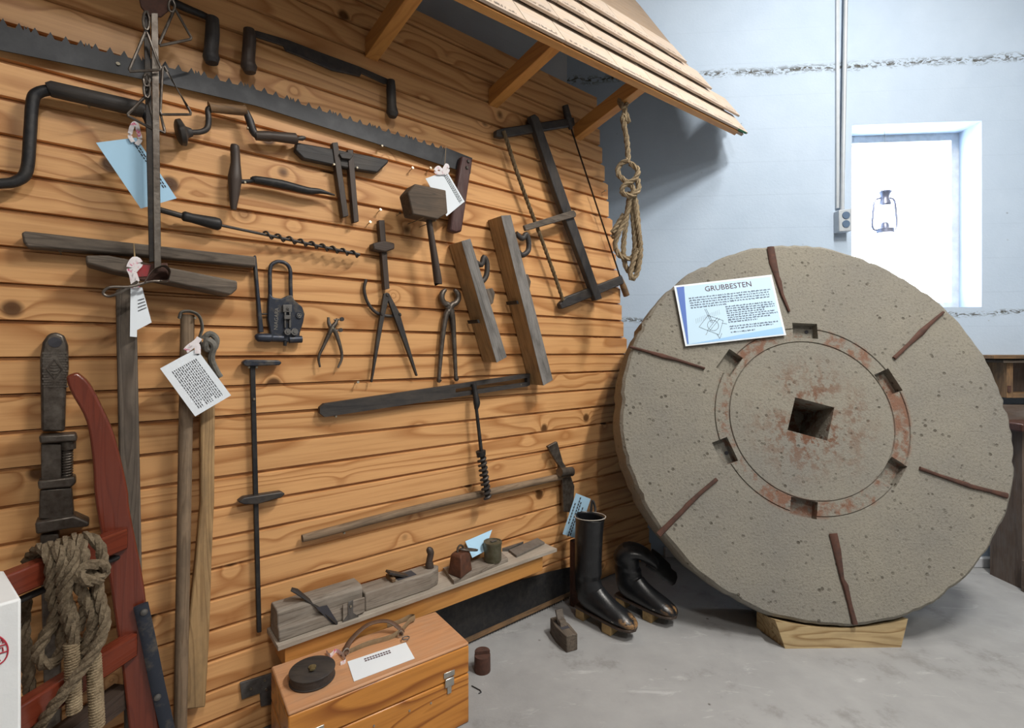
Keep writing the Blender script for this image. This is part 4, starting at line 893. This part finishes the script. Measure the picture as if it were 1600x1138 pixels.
for u, v in ((541, 1024), (626, 996)):
    p = BP.at(u, v); MB().tube([p + lx * .008 * math.cos(a * .628) + UP * (.008 + .009 * math.sin(a * .628)) for a in range(10)], .0018, 6, closed=True).build('handle_ring', 'steel', t)
# things on the toolbox
p = BP.at(489, 1069); R_ = .058
p = (BP.at(451, 1062) + BP.at(525, 1060)) / 2; R_ = (BP.at(525, 1060) - BP.at(451, 1062)).length / 2 * .93
t = thing('tape_reel', 'round black leather-cased measuring tape reel with brass crank', 'tape measure', p)
MB().lathe(p + UP * .0005, p + UP * .026, [(0, R_ * .95), (.06, R_), (.14, R_), (.16, R_ * .96), (.84, R_ * .96), (.86, R_), (.94, R_), (1, R_ * .95)], 40).build('case', 'black_wood', t)
MB().lathe(p + UP * .026, p + UP * .031, [(0, .009), (.7, .009), (.7, .005), (1, .005)], 14).build('hub', 'brass', t)
MB().tube([p + UP * .032, p + UP * .032 - lx * .004 - ly * .018], [(.002, .005), (.002, .006)], 8, flat=UP).build('crank', 'brass', t)
t = tag([(634, 1004), (648, 1029), (553, 1065), (543, 1034)], .0015, 'paper', 'description_card', 'white description card lying on the toolbox lid', pl=BP, rowbox=(.0, .30, .01, .5, 1, .01), cat='card')
P0, P1, P2, P3 = [BP.at(u, v) + UP * .0018 for u, v in ((543, 1034), (634, 1004), (648, 1029), (553, 1065))]
mb = MB()
for r_ in range(2):
    x = .25
    while x < .66: mb.add([P0 + (P1 - P0) * a + (P3 - P0) * b for a, b in ((x, .16 + r_ * .10), (x + .035, .16 + r_ * .10), (x + .035, .22 + r_ * .10), (x, .22 + r_ * .10))], [(0, 1, 2, 3)]); x += .045
mb.build('printed_lines', 'ink_title', t, smooth=False)
P = [BP.at(u, v) + UP * h for u, v, h in ((545, 1022, .004), (575, 1010, .006), (610, 1000, .006), (628, 990, .010), (640, 978, .014), (648, 972, .012), (640, 968, .006), (622, 975, .003), (605, 978, .002))]
t = thing('cloth_tape', 'loose strip of worn cloth tape curled on the toolbox lid', 'strap', BP.at(600, 1000))
P = cr(P, 4); MB().tube(P, [(.008, .0009)] * len(P), 6, flat=UP).build('tape', 'tape_cloth', t)
p = BP.at(634, 1002) + UP * .008; MB().tube([p + lx * .010 * math.cos(a * .7854) + ly * .008 * math.sin(a * .7854) for a in range(8)], .0016, 6, closed=True).build('buckle', 'grey_iron', t)
P = cr([BP.at(u, v) + UP * h for u, v, h in ((510, 1022, .003), (516, 1030, .008), (525, 1020, .004), (535, 1028, .008), (540, 1036, .004), (532, 1040, .003))], 5)
MB().tube(P, [(.006, .0007)] * len(P), 6, flat=UP).build('bow_ribbon', 'ribbon', None, label='pink and white ribbon bow beside the tape reel', cat='ribbon')

# ================================================================== floor things
# round iron sash weight
p = FLOOR.at(753, 1056) + V((0, .024, 0)); R_ = .025
mb = MB().lathe(p, p + UP * .050, [(0, R_), (.03, R_ * 1.02), (1, R_)], 24)
t = thing('iron_plug', 'short rusty iron cylinder with stepped top on the floor by the toolbox', 'iron weight', p)
mb.build('body', 'rust', t)
MB().prism([p + UP * .0495 + V((R_ * .97 * math.cos(a * .2618 + .2), R_ * .97 * math.sin(a * .2618 + .2), 0)) for a in range(13)], UP * .012).build('half_step', 'rust', t, None, .001)
# bent wire
P = [FLOOR.at(u, v) + UP * .002 for u, v in ((737, 1073), (750, 1080), (752, 1083), (748, 1085))]; MB().tube(P, .0016, 6).build('bent_wire', 'black_iron', None, label='short bent wire lying on the floor beside the toolbox', cat='wire')
# coffin plane
t = thing('smoothing_plane', 'small grey coffin-shaped smoothing plane on the concrete floor', 'plane', FLOOR.at(882, 1000))
fa, fb = FLOOR.at(866, 988), FLOOR.at(890, 1014); ax = (fb - fa).normalized(); sd = UP.cross(ax); fb = fa + ax * .125
q = [(0, -.017), (.06, -.026), (.125, -.021), (.125, .021), (.06, .026), (0, .017)]
MB().prism([fa + ax * a + sd * b_ for a, b_ in q], UP * .055).build('body', 'grey_wood', t, ax, .003)
MB().prism([fa + ax * a + sd * b_ + UP * .0555 for a, b_ in ((.025, -.015), (.085, -.015), (.085, .015), (.025, .015))], UP * -.003).build('throat', 'ink', t, smooth=False)
MB().box(fa + ax * .048 + UP * .066, ax * .004 + UP * .002, sd * .013, UP * .030 - ax * .016).build('plane_iron', 'worn_iron', t, None, .0008)
MB().box(fa + ax * .062 + UP * .056, ax * .008, sd * .012, UP * .016 - ax * .008).build('wedge', 'grey_wood', t, None, .002)
# dark pipe
p = FLOOR.at(901, 949) + V((0, .02, 0)); R_ = px(p, 9.6)
t = thing('iron_pipe', 'upright dark iron pipe standing behind the boots', 'pipe', p)
MB().lathe(p, p + UP * .25, [(0, R_), (.96, R_), (1, R_ * .97), (1, R_ * .8), (.9, R_ * .78), (.9, .002)], 24).build('pipe', 'rust', t)
# boots
fd = V((.707, -.707, 0)); bs = UP.cross(fd)
def boot(name, label, hx, rings, extra=None):
    base = FLOOR.at(*hx); t = thing(name, label, 'boot', base, 'pair of old leather boots')
    WM[t.name] = Matrix.Translation(base)
    n = 24; vs = []; 
    for ring in rings:
        (x, y, z, tilt, ra, rb, sq), az = ring[:7], math.radians(ring[7] if len(ring) > 7 else 0)
        hd = fd * math.cos(az) + bs * math.sin(az); sdv = UP.cross(hd)      # centre, tilt of ring normal from up toward the toe, half length / half width, underside flattening
        ca, sa_ = math.cos(math.radians(tilt)), math.sin(math.radians(tilt))
        ux = hd * ca + UP * sa_
        for k in range(n):
            a = 2 * math.pi * k / n; dx = ra * math.cos(a); 
            if dx > 0 and sq: dx *= sq
            vs.append(base + fd * x + bs * y + UP * z + ux * dx + sdv * (rb * math.sin(a)))
    m_ = len(rings); fs = [(i * n + k, i * n + (k + 1) % n, (i + 1) * n + (k + 1) % n, (i + 1) * n + k) for i in range(m_ - 1) for k in range(n)]
    fs.append(tuple(range((m_ - 1) * n, m_ * n)))
    mb = MB().add(vs, fs)
    u_ = mb.build('upper', 'boot_leather', t, fd)
    s_ = u_.modifiers.new('subdivision', 'SUBSURF'); s_.levels = 1; s_.render_levels = 1
    so = u_.modifiers.new('thickness', 'SOLIDIFY'); so.thickness = .003; so.offset = -1
    q = [(-.045, -.022), (-.05, 0), (-.045, .022), (.02, .030), (.10, .036), (.16, .040), (.195, .028), (.205, 0), (.195, -.028), (.16, -.040), (.10, -.036), (.02, -.030)]
    MB().prism([base + fd * a + bs * b_ + UP * .034 for a, b_ in q], UP * .010).build('sole', 'dark_wood', t, fd, .003)
    MB().prism([base + fd * a + bs * b_ for a, b_ in ((-.04, -.022), (.0, -.026), (.0, .026), (-.04, .022))], UP * .035).build('heel_block', 'clog_wood', t, fd, .003)
    MB().prism([base + fd * a + bs * b_ for a, b_ in ((.085, -.034), (.125, -.036), (.125, .036), (.085, .034))], UP * .035).build('sole_block', 'clog_wood', t, fd, .003)
    for xx in (.135, .140):
        P = [base + fd * (xx - .012 * math.cos(a)) + bs * (.0415 * math.sin(a)) + UP * (.050 + .044 * math.cos(a)) for a in [(-1.45 + .29 * k) for k in range(11)]]
        MB().tube(P, .0010, 5).build('stitching', 'stitch', t)
    return t, base
foot = [(x, 0, z, ti, ra, rb, 0) for x, z, ti, ra, rb in ((.008, .110, 25, .057, .043), (.018, .094, 45, .068, .042), (.050, .084, 65, .052, .040), (.085, .074, 76, .042, .041), (.12, .066, 83, .034, .043), (.155, .061, 87, .028, .042), (.183, .056, 90, .021, .036), (.2, .052, 90, .012, .023), (.206, .050, 90, .004, .008))]
tallr = [(.012, .0, .385, -4, .056, .050, 0), (.010, 0, .372, -3, .055, .048, 0), (.006, 0, .32, 0, .054, .047, 0), (.004, 0, .26, 0, .053, .047, 0), (.002, 0, .20, 0, .051, .046, 0), (.004, 0, .172, 4, .054, .049, 0), (.000, 0, .155, 8, .047, .041, 0), (.004, 0, .138, 10, .053, .045, 0)]
t, base = boot('leather_boot', 'tall upright black leather boot with wooden sole and blue tag', (918, 968), tallr + foot)
P = [base + fd * (.012 + .059 * math.cos(a * .2618)) + bs * (.052 * math.sin(a * .2618)) + UP * (.386 + .004 * math.cos(a * .2618)) for a in range(24)]; MB().tube(P, .0016, 5, closed=True).build('top_binding', 'stitch', t)
P = cr([base + fd * .0 + bs * .048 + UP * .375, base - fd * .01 + bs * .062 + UP * .40, base - fd * .02 + bs * .058 + UP * .425, base - fd * .02 + bs * .048 + UP * .38], 4); MB().tube(P, .005, 6).build('pull_loop', 'black_iron', t)
k7 = .707
slr = [(dx * k7, dx * k7, z, ti, ra, rb, 0, az) for dx, z, ti, ra, rb, az in ((.105, .176, -128, .020, .056, 45), (.080, .200, -108, .028, .057, 45), (.045, .220, -72, .036, .056, 42), (.012, .226, -36, .042, .054, 30), (-.004, .210, -10, .047, .051, 15), (-.004, .188, 0, .053, .049, 5), (.0, .170, -8, .045, .042, 0), (.002, .153, 4, .056, .048, 0), (.004, .138, 10, .052, .044, 0))]
t, base = boot('leather_boot', 'slouched black leather boot with its top folded over', (980, 950), slr + foot)
ix = V((1, 0, 0)); P = cr([base + ix * .085 + UP * .195, base + ix * .125 + UP * .165, base + ix * .16 + UP * .130, base + ix * .19 + UP * .106], 4)
MB().tube(P, [(.004, .040)] * 4 + [(.004, .036)] * 4 + [(.004, .028)] * 4 + [(.003, .016)], 12, flat=V((0, -.75, .66))).build('folded_flap', 'boot_leather', t)
bp = Plane(FLOOR.at(905, 960) + V((0, .05, 0)), (1, 0, 0), UP)
t = tag([(900, 771), (923, 780), (902, 842), (879, 835)], 0, 'paper_blue', 'boot_tag', 'bright blue tag with printed lines tied to the tall boot', pl=bp, cat='tag')
P0, P1, P2, P3 = [bp.at(u, v, .001) for u, v in ((900, 771), (923, 780), (902, 842), (879, 835))]
mb = MB()
for x_, y0, y1 in ((.12, .22, .72), (.33, .05, .95), (.45, .15, .95), (.66, .25, .5)):
    y = y0
    while y < y1: mb.add([P0 + (P1 - P0) * a + (P3 - P0) * b_ for a, b_ in ((x_, y), (x_ + .07, y), (x_ + .07, y + .055), (x_, y + .055))], [(0, 1, 2, 3)]); y += .075
mb.build('printed_lines', 'ink', t, smooth=False)

# ================================================================== millstone
zc = 1.846; C0 = V((0.6 * zc, zc, 0))
nS = V((-0.057, -0.970, 0.234)).normalized()
yS = (UP - nS * UP.dot(nS)).normalized(); xS = yS.cross(nS)
tmp = Plane((0, 0, 0), xS, yS); 
# centre from the outline: ray direction at distance zc
cdir = V((0.599, 1.0, -0.1365)); C0 = CAM + cdir * zc
RS = 0.703; TS = 0.25
# keep the rim just above the wedge
ST = Plane(C0, xS, yS)
rng = random.Random(3)
NA = 180; ph = [rng.uniform(0, 6.28) for _ in range(8)]
def rim(a): return RS * (1 + .0035 * math.sin(3 * a + ph[0]) + .003 * math.sin(7 * a + ph[1]) + .0022 * math.sin(17 * a + ph[2]) + .002 * math.sin(31 * a + ph[3])) - (rng.random() ** 6) * .008
rims = [rim(2 * math.pi * k / NA) for k in range(NA)]
rows = [(0.0, 0, -TS), (1.0, -.012, -TS), (1.0, .004, -TS * .6), (1.0, .002, -.03), (1.0, -.003, -.010), (1.0, -.014, 0.0), (.90, 0, 0), (.75, 0, 0), (.6, 0, 0), ('g', .349, 0), ('g', .3465, -.006), ('g', .344, 0), ('g', .32, .0), ('g', .296, 0), ('g', .2935, -.006), ('g', .291, 0), ('g', .2, 0), ('g', .1, .0)]
vs = [ST.P(0, 0, -TS)]; fs = []
for i, (f_, dr, zz) in enumerate(rows[1:]):
    for k in range(NA):
        a = 2 * math.pi * k / NA
        r_ = dr if f_ == 'g' else rims[k] * f_ + dr
        jit = 0 if f_ == 'g' else rng.uniform(-.0012, .0012)
        vs.append(ST.P(r_ * math.cos(a), r_ * math.sin(a), zz + jit))
nr = len(rows) - 1
for k in range(NA): fs.append((0, 1 + (k + 1) % NA, 1 + k))
for i in range(nr - 1):
    for k in range(NA): fs.append((1 + i * NA + k, 1 + i * NA + (k + 1) % NA, 1 + (i + 1) * NA + (k + 1) % NA, 1 + (i + 1) * NA + k))
vs.append(ST.P(0, 0, 0)); 
for k in range(NA): fs.append((1 + (nr - 1) * NA + k, 1 + (nr - 1) * NA + (k + 1) % NA, len(vs) - 1))
Rm = Matrix((xS, -nS, yS)).transposed().to_4x4(); Wst = Matrix.Translation(C0) @ Rm
def at_stone(mb): 
    me = bpy.data.meshes.new('m'); inv = Wst.inverted(); me.from_pydata([inv @ p for p in mb.v], [], mb.f)
    b = bmesh.new(); b.from_mesh(me); bmesh.ops.recalc_face_normals(b, faces=b.faces); b.to_mesh(me); b.free()
    o = bpy.data.objects.new('m', me); COL.objects.link(o); o.matrix_world = Wst; return o
stone = at_stone(MB().add(vs, fs))
cut = MB()
an = math.radians(28)
cut.prism([ST.P(.090 * math.cos(an + k * math.pi / 2) * 1.12, .090 * math.sin(an + k * math.pi / 2) * 1.0, .02) for k in range(4)], nS * -.24)
POCK = [(1258, 517), (1140, 567), (1388, 598), (1133, 706), (1256, 794), (1396, 738)]
for u, v in POCK:
    x_, y_, _ = ST.loc(ST.at(u, v)); a = math.atan2(y_, x_); rr = math.hypot(x_, y_)
    er, et = V((math.cos(a), math.sin(a))), V((-math.sin(a), math.cos(a)))
    q = [(x_ + er.x * i * .030 + et.x * j * .046, y_ + er.y * i * .030 + et.y * j * .046) for i, j in ((-1, -1), (1, -1), (1, 1), (-1, 1))]
    cut.prism([ST.P(a_, b_, .02) for a_, b_ in q], nS * -.055)
cutter = at_stone(cut)
bm_ = stone.modifiers.new('b', 'BOOLEAN'); bm_.operation = 'DIFFERENCE'; bm_.object = cutter; bm_.solver = 'EXACT'; bm_.use_self = False
dg = bpy.context.evaluated_depsgraph_get(); me = bpy.data.meshes.new_from_object(stone.evaluated_get(dg))
bpy.data.objects.remove(stone); bpy.data.objects.remove(cutter)
ms = thing('millstone', 'huge round grey millstone with square eye and six iron bars, leaning at the wall', 'millstone', ST.P(0, -RS, -TS / 2))
me.name = 'stone_disc'; me.materials.clear(); me.materials.append(MAT['stone']); me.shade_smooth(); me.set_sharp_from_angle(angle=.5)
so = bpy.data.objects.new('stone_disc', me); COL.objects.link(so); so.parent = ms; so.matrix_local = WM[ms.name].inverted() @ Wst; WM[so.name] = Wst
def sbar(pts, wpx, off=.004):
    P = [ST.at(u, v, off) for u, v in pts]; R = [px(p, r) for p, r in zip(P, wpx)]
    MB().tube(P, [(.006, r) for r in R], 8, flat=nS).build('iron_bar', 'rust', ms)
sbar([(1204, 386), (1208, 410), (1214, 432), (1217, 440), (1222, 460), (1233, 487)], [5.5, 6, 4, 4.5, 2.6, 2]); sbar([(984, 542), (1010, 549), (1034, 556), (1037, 557), (1060, 563), (1101, 576)], [2.2, 2.2, 3.6, 3.6, 2.4, 2])
sbar([(1474, 488), (1452, 507), (1441, 518), (1438, 521), (1420, 538), (1397, 560)], [2, 3, 4.6, 4.6, 2.8, 3]); sbar([(1029, 836), (1045, 820), (1069, 796), (1074, 790), (1095, 770), (1120, 749)], [4.6, 4, 3.6, 4, 3, 3])
sbar([(1302, 834), (1308, 860), (1316, 905), (1321, 915), (1328, 945), (1336, 976)], [6.5, 6, 3.2, 4.6, 3.6, 4.6]); sbar([(1437, 732), (1470, 744), (1512, 758), (1517, 760), (1545, 767), (1574, 775)], [3, 2.6, 4, 3.4, 3, 4.6])
for u, v in POCK[:1] + POCK[3:4]:
    p = ST.at(u + 2, v + 2, -.034); MB().lathe(p, p + nS * .002, [(0, .007), (1, .007)], 12).build('bolt_hole', 'ink', ms)
# information sign
SQ = [(1054, 447), (1206, 429), (1228, 524), (1070, 541)]
P = [ST.at(u, v, .012) for u, v in SQ]; sx = ((P[1] - P[0]) + (P[2] - P[3])).normalized(); sy = nS.cross(sx); cS = (P[0] + P[1] + P[2] + P[3]) / 4
sw = ((P[1] - P[0]).length + (P[2] - P[3]).length) / 2; shh = ((P[0] - P[3]).length + (P[1] - P[2]).length) / 2
t = thing('information_sign', 'pale blue information sign headed GRUBBESTEN on the millstone', 'sign', cS - sy * shh / 2)
S = lambda a, b, o=0: cS + sx * (a - .5) * sw + sy * (.5 - b) * shh + nS * o
MB().prism([S(0, 0), S(1, 0), S(1, 1), S(0, 1)], nS * -.004).build('board', 'paper', t, smooth=False)
def flat(q, o, mat, name): MB().add([S(a, b, o) for a, b in q], [tuple(range(len(q)))]).build(name, mat, t, smooth=False)
flat([(.018, .985), (.018, .03), (.98, .03), (.98, .985)], .0004, 'sign_paper', 'printed_field')
flat([(.022, .03), (.10, .03), (.035, .97), (.022, .97)], .0008, 'sign_blue', 'blue_stripe'); flat([(.04, .975), (.98, .865), (.98, .975)], .0008, 'sign_sky', 'sky_stripe')
text_mesh('GRUBBESTEN', sw * .080, S(.30, .155), sx, sy, .001).build('title', 'ink_title', t, smooth=False)
def small_print(lines):                              # lines: (x start, x end, y) in sign fractions
    mb = MB(); rg = random.Random(11)
    for x0, x1, y in lines:
        x = x0
        while x < x1 - .006:
            x2 = min(x + rg.uniform(.010, .042), x1); q = x
            while q < x2:                             # ragged letter-sized bits that make up a word
                e_ = min(q + .0052, x2); h_ = rg.choice((.013, .013, .020)); d_ = rg.choice((0, 0, 0, .006))
                mb.add([S(q, y + d_, .001), S(e_ - .0012, y + d_, .001), S(e_ - .0012, y - h_, .001), S(q, y - h_, .001)], [(0, 1, 2, 3)]); q = e_
            x = x2 + .008
    return mb
small_print([(.125, .955, .245), (.125, .93, .285), (.125, .93, .325), (.125, .925, .365), (.125, .50, .405)]).build('small_print', 'faded_ink', t, smooth=False, kind='stuff')
small_print([(.47, e_, .450 + .036 * k_) for k_, e_ in enumerate((.945, .96, .955, .85, .95, .97, .90, .76))] + [(.47, .95, .775), (.47, .90, .811)] + [(.47, .71, .868)]).build('small_print', 'faded_ink', t, smooth=False, kind='stuff')
mb = MB()
def ln(a, b, w_=.003):
    p, q = S(*a, .001), S(*b, .001); d = (q - p).normalized().cross(nS) * sw * w_ / 2; mb.add([p - d, q - d, q + d, p + d], [(0, 1, 2, 3)])
for a, b in (((.26, .44), (.30, .68)), ((.275, .44), (.315, .68)), ((.17, .72), (.28, .55)), ((.28, .55), (.42, .66)), ((.42, .66), (.35, .88)), ((.17, .72), (.35, .88)), ((.24, .80), (.37, .60)), ((.26, .81), (.39, .62)), ((.40, .70), (.45, .72)), ((.22, .86), (.25, .80)), ((.33, .86), (.35, .94)), ((.35, .94), (.38, .86))): ln(a, b)
cc = [(.31 + .055 * math.cos(k * .35), .72 + .085 * math.sin(k * .35)) for k in range(19)]
for a, b in zip(cc, cc[1:]): ln(a, b)
for k in range(14): ln((.15 + k * .019, .66 - .008 * k), (.155 + k * .019, .58 - .008 * k), .0012)
mb.build('drawing', 'ink', t, smooth=False)
# wedge under the stone
wa, wb = FLOOR.at(1227, 1014), FLOOR.at(1408, 1012); wx = (wb - wa).normalized(); wy = UP.cross(wx); wl = (wb - wa).length
low = ST.P(0, -RS * .995, 0)
t = thing('wooden_chock', 'pale half-moon wooden chock wedged under the millstone', 'wedge', (wa + wb) / 2)
zb = low.z - .006; print('stone bottom', low.z, min((Wst @ v_.co).z for v_ in me.vertices)); mb = MB(); nn = 14; V0 = []
for k in range(nn + 1):
    f_ = k / nn; x_ = -.03 + (wl + .06) * f_; sag = .030 * (2 * f_ - 1) ** 2
    inset = -.012 if 0 < k < nn else 0
    V0.append((wa + wx * (wl * f_), wa + wx * x_ + wy * .008 + UP * (zb + sag), wa + wx * x_ + wy * .13 + UP * (zb - .034 + sag), wa + wx * x_ + wy * .13))
vs = [p for r_ in V0 for p in r_]; fs = [(k * 4 + j, (k + 1) * 4 + j, (k + 1) * 4 + (j + 1) % 4, k * 4 + (j + 1) % 4) for k in range(nn) for j in range(4)] + [(0, 1, 2, 3), tuple(nn * 4 + j for j in (3, 2, 1, 0))]
MB().add(vs, fs).build('chock', 'new_wood', t, wx, smooth=False)

# ================================================================== rope hanging from the rafter
RPn = fplane(1.886)
t = thing('hanging_rope', 'coiled hemp rope knotted and hung from the end rafter', 'rope', RPn.at(985, 437))
rr = px(V((0, 1.886, 0)), 4.3)
for P_ in ([(975, 170, .03), (968, 158, .0), (972, 150, -.03), (980, 158, -.02), (976, 172, .02), (982, 190, .02), (972, 178, .03), (976, 200, .02), (980, 225, .01), (982, 258, .01)],
           [(981, 250, .02), (968, 258, .01), (966, 272, .01), (978, 284, .02), (990, 296, .02), (984, 312, .02), (978, 340, .01), (965, 368, .01), (961, 385, 0), (970, 401, 0), (986, 404, 0), (992, 388, 0), (990, 350, .0), (986, 312, .0)],
           [(984, 255, .01), (997, 266, .02), (992, 280, .03), (975, 290, .03), (972, 302, .025), (988, 306, .03), (998, 296, .02), (996, 280, .01)],
           [(984, 300, .0), (978, 350, -.01), (974, 390, -.01), (978, 418, -.01), (988, 424, -.01), (999, 402, -.01), (998, 360, -.01), (993, 310, 0)],
           [(990, 300, .01), (996, 350, .01), (1001, 388, .01), (996, 425, .01), (988, 437, .01), (985, 426, .01), (992, 400, .01), (996, 385, .01)],
           [(975, 335, .0), (962, 356, .0), (955, 366, .0)], [(978, 345, -.01), (966, 358, -.01), (957, 372, -.01)]):
    rope_mesh(cr([RPn.at(u, v, o) for u, v, o in P_], 7), rr).build('rope_strand', 'rope', t)

# ================================================================== back wall things
def bplate(pts, o0, o1, name, mat, par, **k): return MB().plate(BACK, pts, o0, o1).build(name, mat, par, **k)
t = thing('electrical_conduit', 'grey metal conduit with a double socket running down the concrete wall', 'conduit', BACK.at(1318, 340, .02))
pt, pb = BACK.at(1322, -20, .02), BACK.at(1316, 328, .02); tp = pt + (pt - pb) * .8; tp.z = min(tp.z, CEIL)
tp = pb + (pt - pb) * ((CEIL - pb.z) / (pt.z - pb.z))
MB().rod(pb, tp, .0095, 12).build('pipe', 'pipe_grey', t)
MB().prism([BACK.P(BACK.loc(pb)[0] - .022, BACK.loc(pb)[1] + .01, .0), BACK.P(BACK.loc(pb)[0] - .006, BACK.loc(pb)[1] + .01, .0), BACK.P(BACK.loc(pb)[0] - .006, CEIL, .0), BACK.P(BACK.loc(pb)[0] - .022, CEIL, .0)], BACK.n * .012).build('raceway', 'pipe_grey', t, UP, .002)
bplate([(1311, 328), (1331, 326), (1331, 361), (1311, 362)], 0, .045, 'socket_box', 'pipe_grey', t, bevel=.003)
for v in (336.5, 350):
    p = BACK.at(1322, v, .0455); MB().lathe(p - BACK.n * .001, p + BACK.n * .003, [(0, px(p, 6)), (1, px(p, 5.6))], 16).build('socket', 'socket_blue', t)
# lantern in the window
LN = Plane(BACK.P(0, 0, -.05), BACK.x, UP); p = LN.at(1382, 365); top = LN.at(1382, 299); hgt = top.z - p.z; R_ = px(p, 13)
t = thing('hurricane_lantern', 'small hurricane lantern hanging in the bright window', 'lantern', p)
MB().lathe(p, p + UP * hgt, [(0, R_), (.10, R_), (.13, R_ * .5), (.22, R_ * .45), (.26, R_ * .3)], 20).build('tank', 'lantern_metal', t)
MB().lathe(p + UP * hgt * .66, top, [(0, R_ * .55), (.08, R_ * .7), (.3, R_ * .6), (.5, R_ * .45), (.75, R_ * .55), (.9, R_ * .8), (1, R_ * .7)], 20).build('chimney_cap', 'lantern_metal', t)
MB().lathe(p + UP * hgt * .24, p + UP * hgt * .68, [(0, R_ * .45), (.5, R_ * .72), (1, R_ * .5)], 20).build('globe', 'glass', t)
for s_ in (-1, 1):
    P = [p + BACK.x * s_ * R_ * .7 + UP * hgt * .06, p + BACK.x * s_ * R_ * 1.35 + UP * hgt * .14, p + BACK.x * s_ * R_ * 1.3 + UP * hgt * .5, p + BACK.x * s_ * R_ * 1.1 + UP * hgt * .78, p + BACK.x * s_ * R_ * .5 + UP * hgt * .84]
    MB().tube(cr(P, 4), R_ * .12, 8).build('side_tube', 'lantern_metal', t)
MB().rod(top, V((top.x, top.y, BACK.P(0, wz1, 0).z)), .001, 6).build('hanging_wire', 'grey_iron', t)

# ================================================================== furniture at the right
def bx(pl, u0, v0, u1, v1, o0, o1, name, mat, par, **k): return MB().plate(pl, [(u0, v0), (u1, v0), (u1, v1), (u0, v1)], o0, o1).build(name, mat, par, **k)
t = thing('wall_cabinet', 'small open wooden wall cabinet with overhanging top beside the window', 'cabinet', BACK.at(1600, 625, .1))
bp = BACK
bx(bp, 1553, 555, 1690, 561, 0, .16, 'top_board', 'brown_wood', t, grain=BX, bevel=.002)
bx(bp, 1568, 563, 1690, 567, 0, .15, 'moulding', 'grey_wood', t, grain=BX)
bx(bp, 1573, 567, 1583, 622, 0, .13, 'side_panel', 'brown_wood', t, grain=UP, bevel=.001)
bx(bp, 1583, 567, 1690, 622, 0, .02, 'back_panel', 'old_desk', t, grain=UP)
bx(bp, 1583, 615, 1690, 622, .02, .13, 'bottom_board', 'brown_wood', t, grain=BX)
bx(bp, 1575, 603, 1580, 613, .13, .134, 'hinge', 'rust', t)
FP = fplane(2.13)
t = thing('old_desk', 'dark old desk with pale paper on top against the back wall', 'desk', FP.at(1640, 900))
X0 = FP.at(1582, 700).x; zt_ = .70
def dbox(x0, x1, y0, y1, z0, z1, name, mat, **k): return MB().prism([V((x0, y0, z0)), V((x1, y0, z0)), V((x1, y1, z0)), V((x0, y1, z0))], UP * (z1 - z0)).build(name, mat, t, **k)
XR = 2.95
dbox(X0 - .05, XR, 2.04, 2.24, .665, zt_, 'desk_top', 'desk_red', grain=BX, bevel=.006)
dbox(X0, X0 + .03, 2.09, 2.23, 0, .665, 'side_panel', 'old_desk', grain=UP)
dbox(XR - .03, XR, 2.09, 2.23, 0, .665, 'side_panel', 'old_desk', grain=UP)
dbox(X0 + .03, XR - .03, 2.19, 2.21, .03, .665, 'back_panel', 'black_wood')
dbox(X0 + .03, XR - .03, 2.085, 2.19, .58, .655, 'drawer', 'tan_wood', grain=BX, bevel=.003)
dbox(X0 + .03, XR - .03, 2.09, 2.19, .44, .46, 'shelf_board', 'old_desk', grain=BX)
dbox(X0 + .03, XR - .03, 2.095, 2.19, .05, .42, 'door_panel', 'old_desk', grain=UP, bevel=.003)
dbox(X0 - .02, XR, 2.17, 2.235, .70, .76, 'back_rail', 'old_desk', grain=BX)
MB().box((2.5, 2.11, .7025), (.28, 0, 0), (0, .05, 0), (0, 0, .002)).build('paper_sheets', 'paper', None, label='pale sheets lying on the dark old desk', cat='paper', smooth=False)
c_ = FLOOR.at(1600, 905); t = thing('loose_drawer', 'worn wooden drawer standing on the floor before the old desk', 'drawer', c_)
x0 = FP.at(1582, 800).x - .02
for nm, a0_, a1_, b0_, b1_ in (('front_board', 0, .55, 0, .014), ('back_board', 0, .55, .09, .10), ('side_board', 0, .014, .014, .09), ('side_board', .536, .55, .014, .09), ('bottom_board', .014, .536, .014, .09)):
    h_ = .012 if nm == 'bottom_board' else .13
    MB().prism([V((x0 + a, 1.975 + b_, 0)) for a, b_ in ((a0_, b0_), (a1_, b0_), (a1_, b1_), (a0_, b1_))], UP * h_).build(nm, 'old_desk', t, BX, .002)
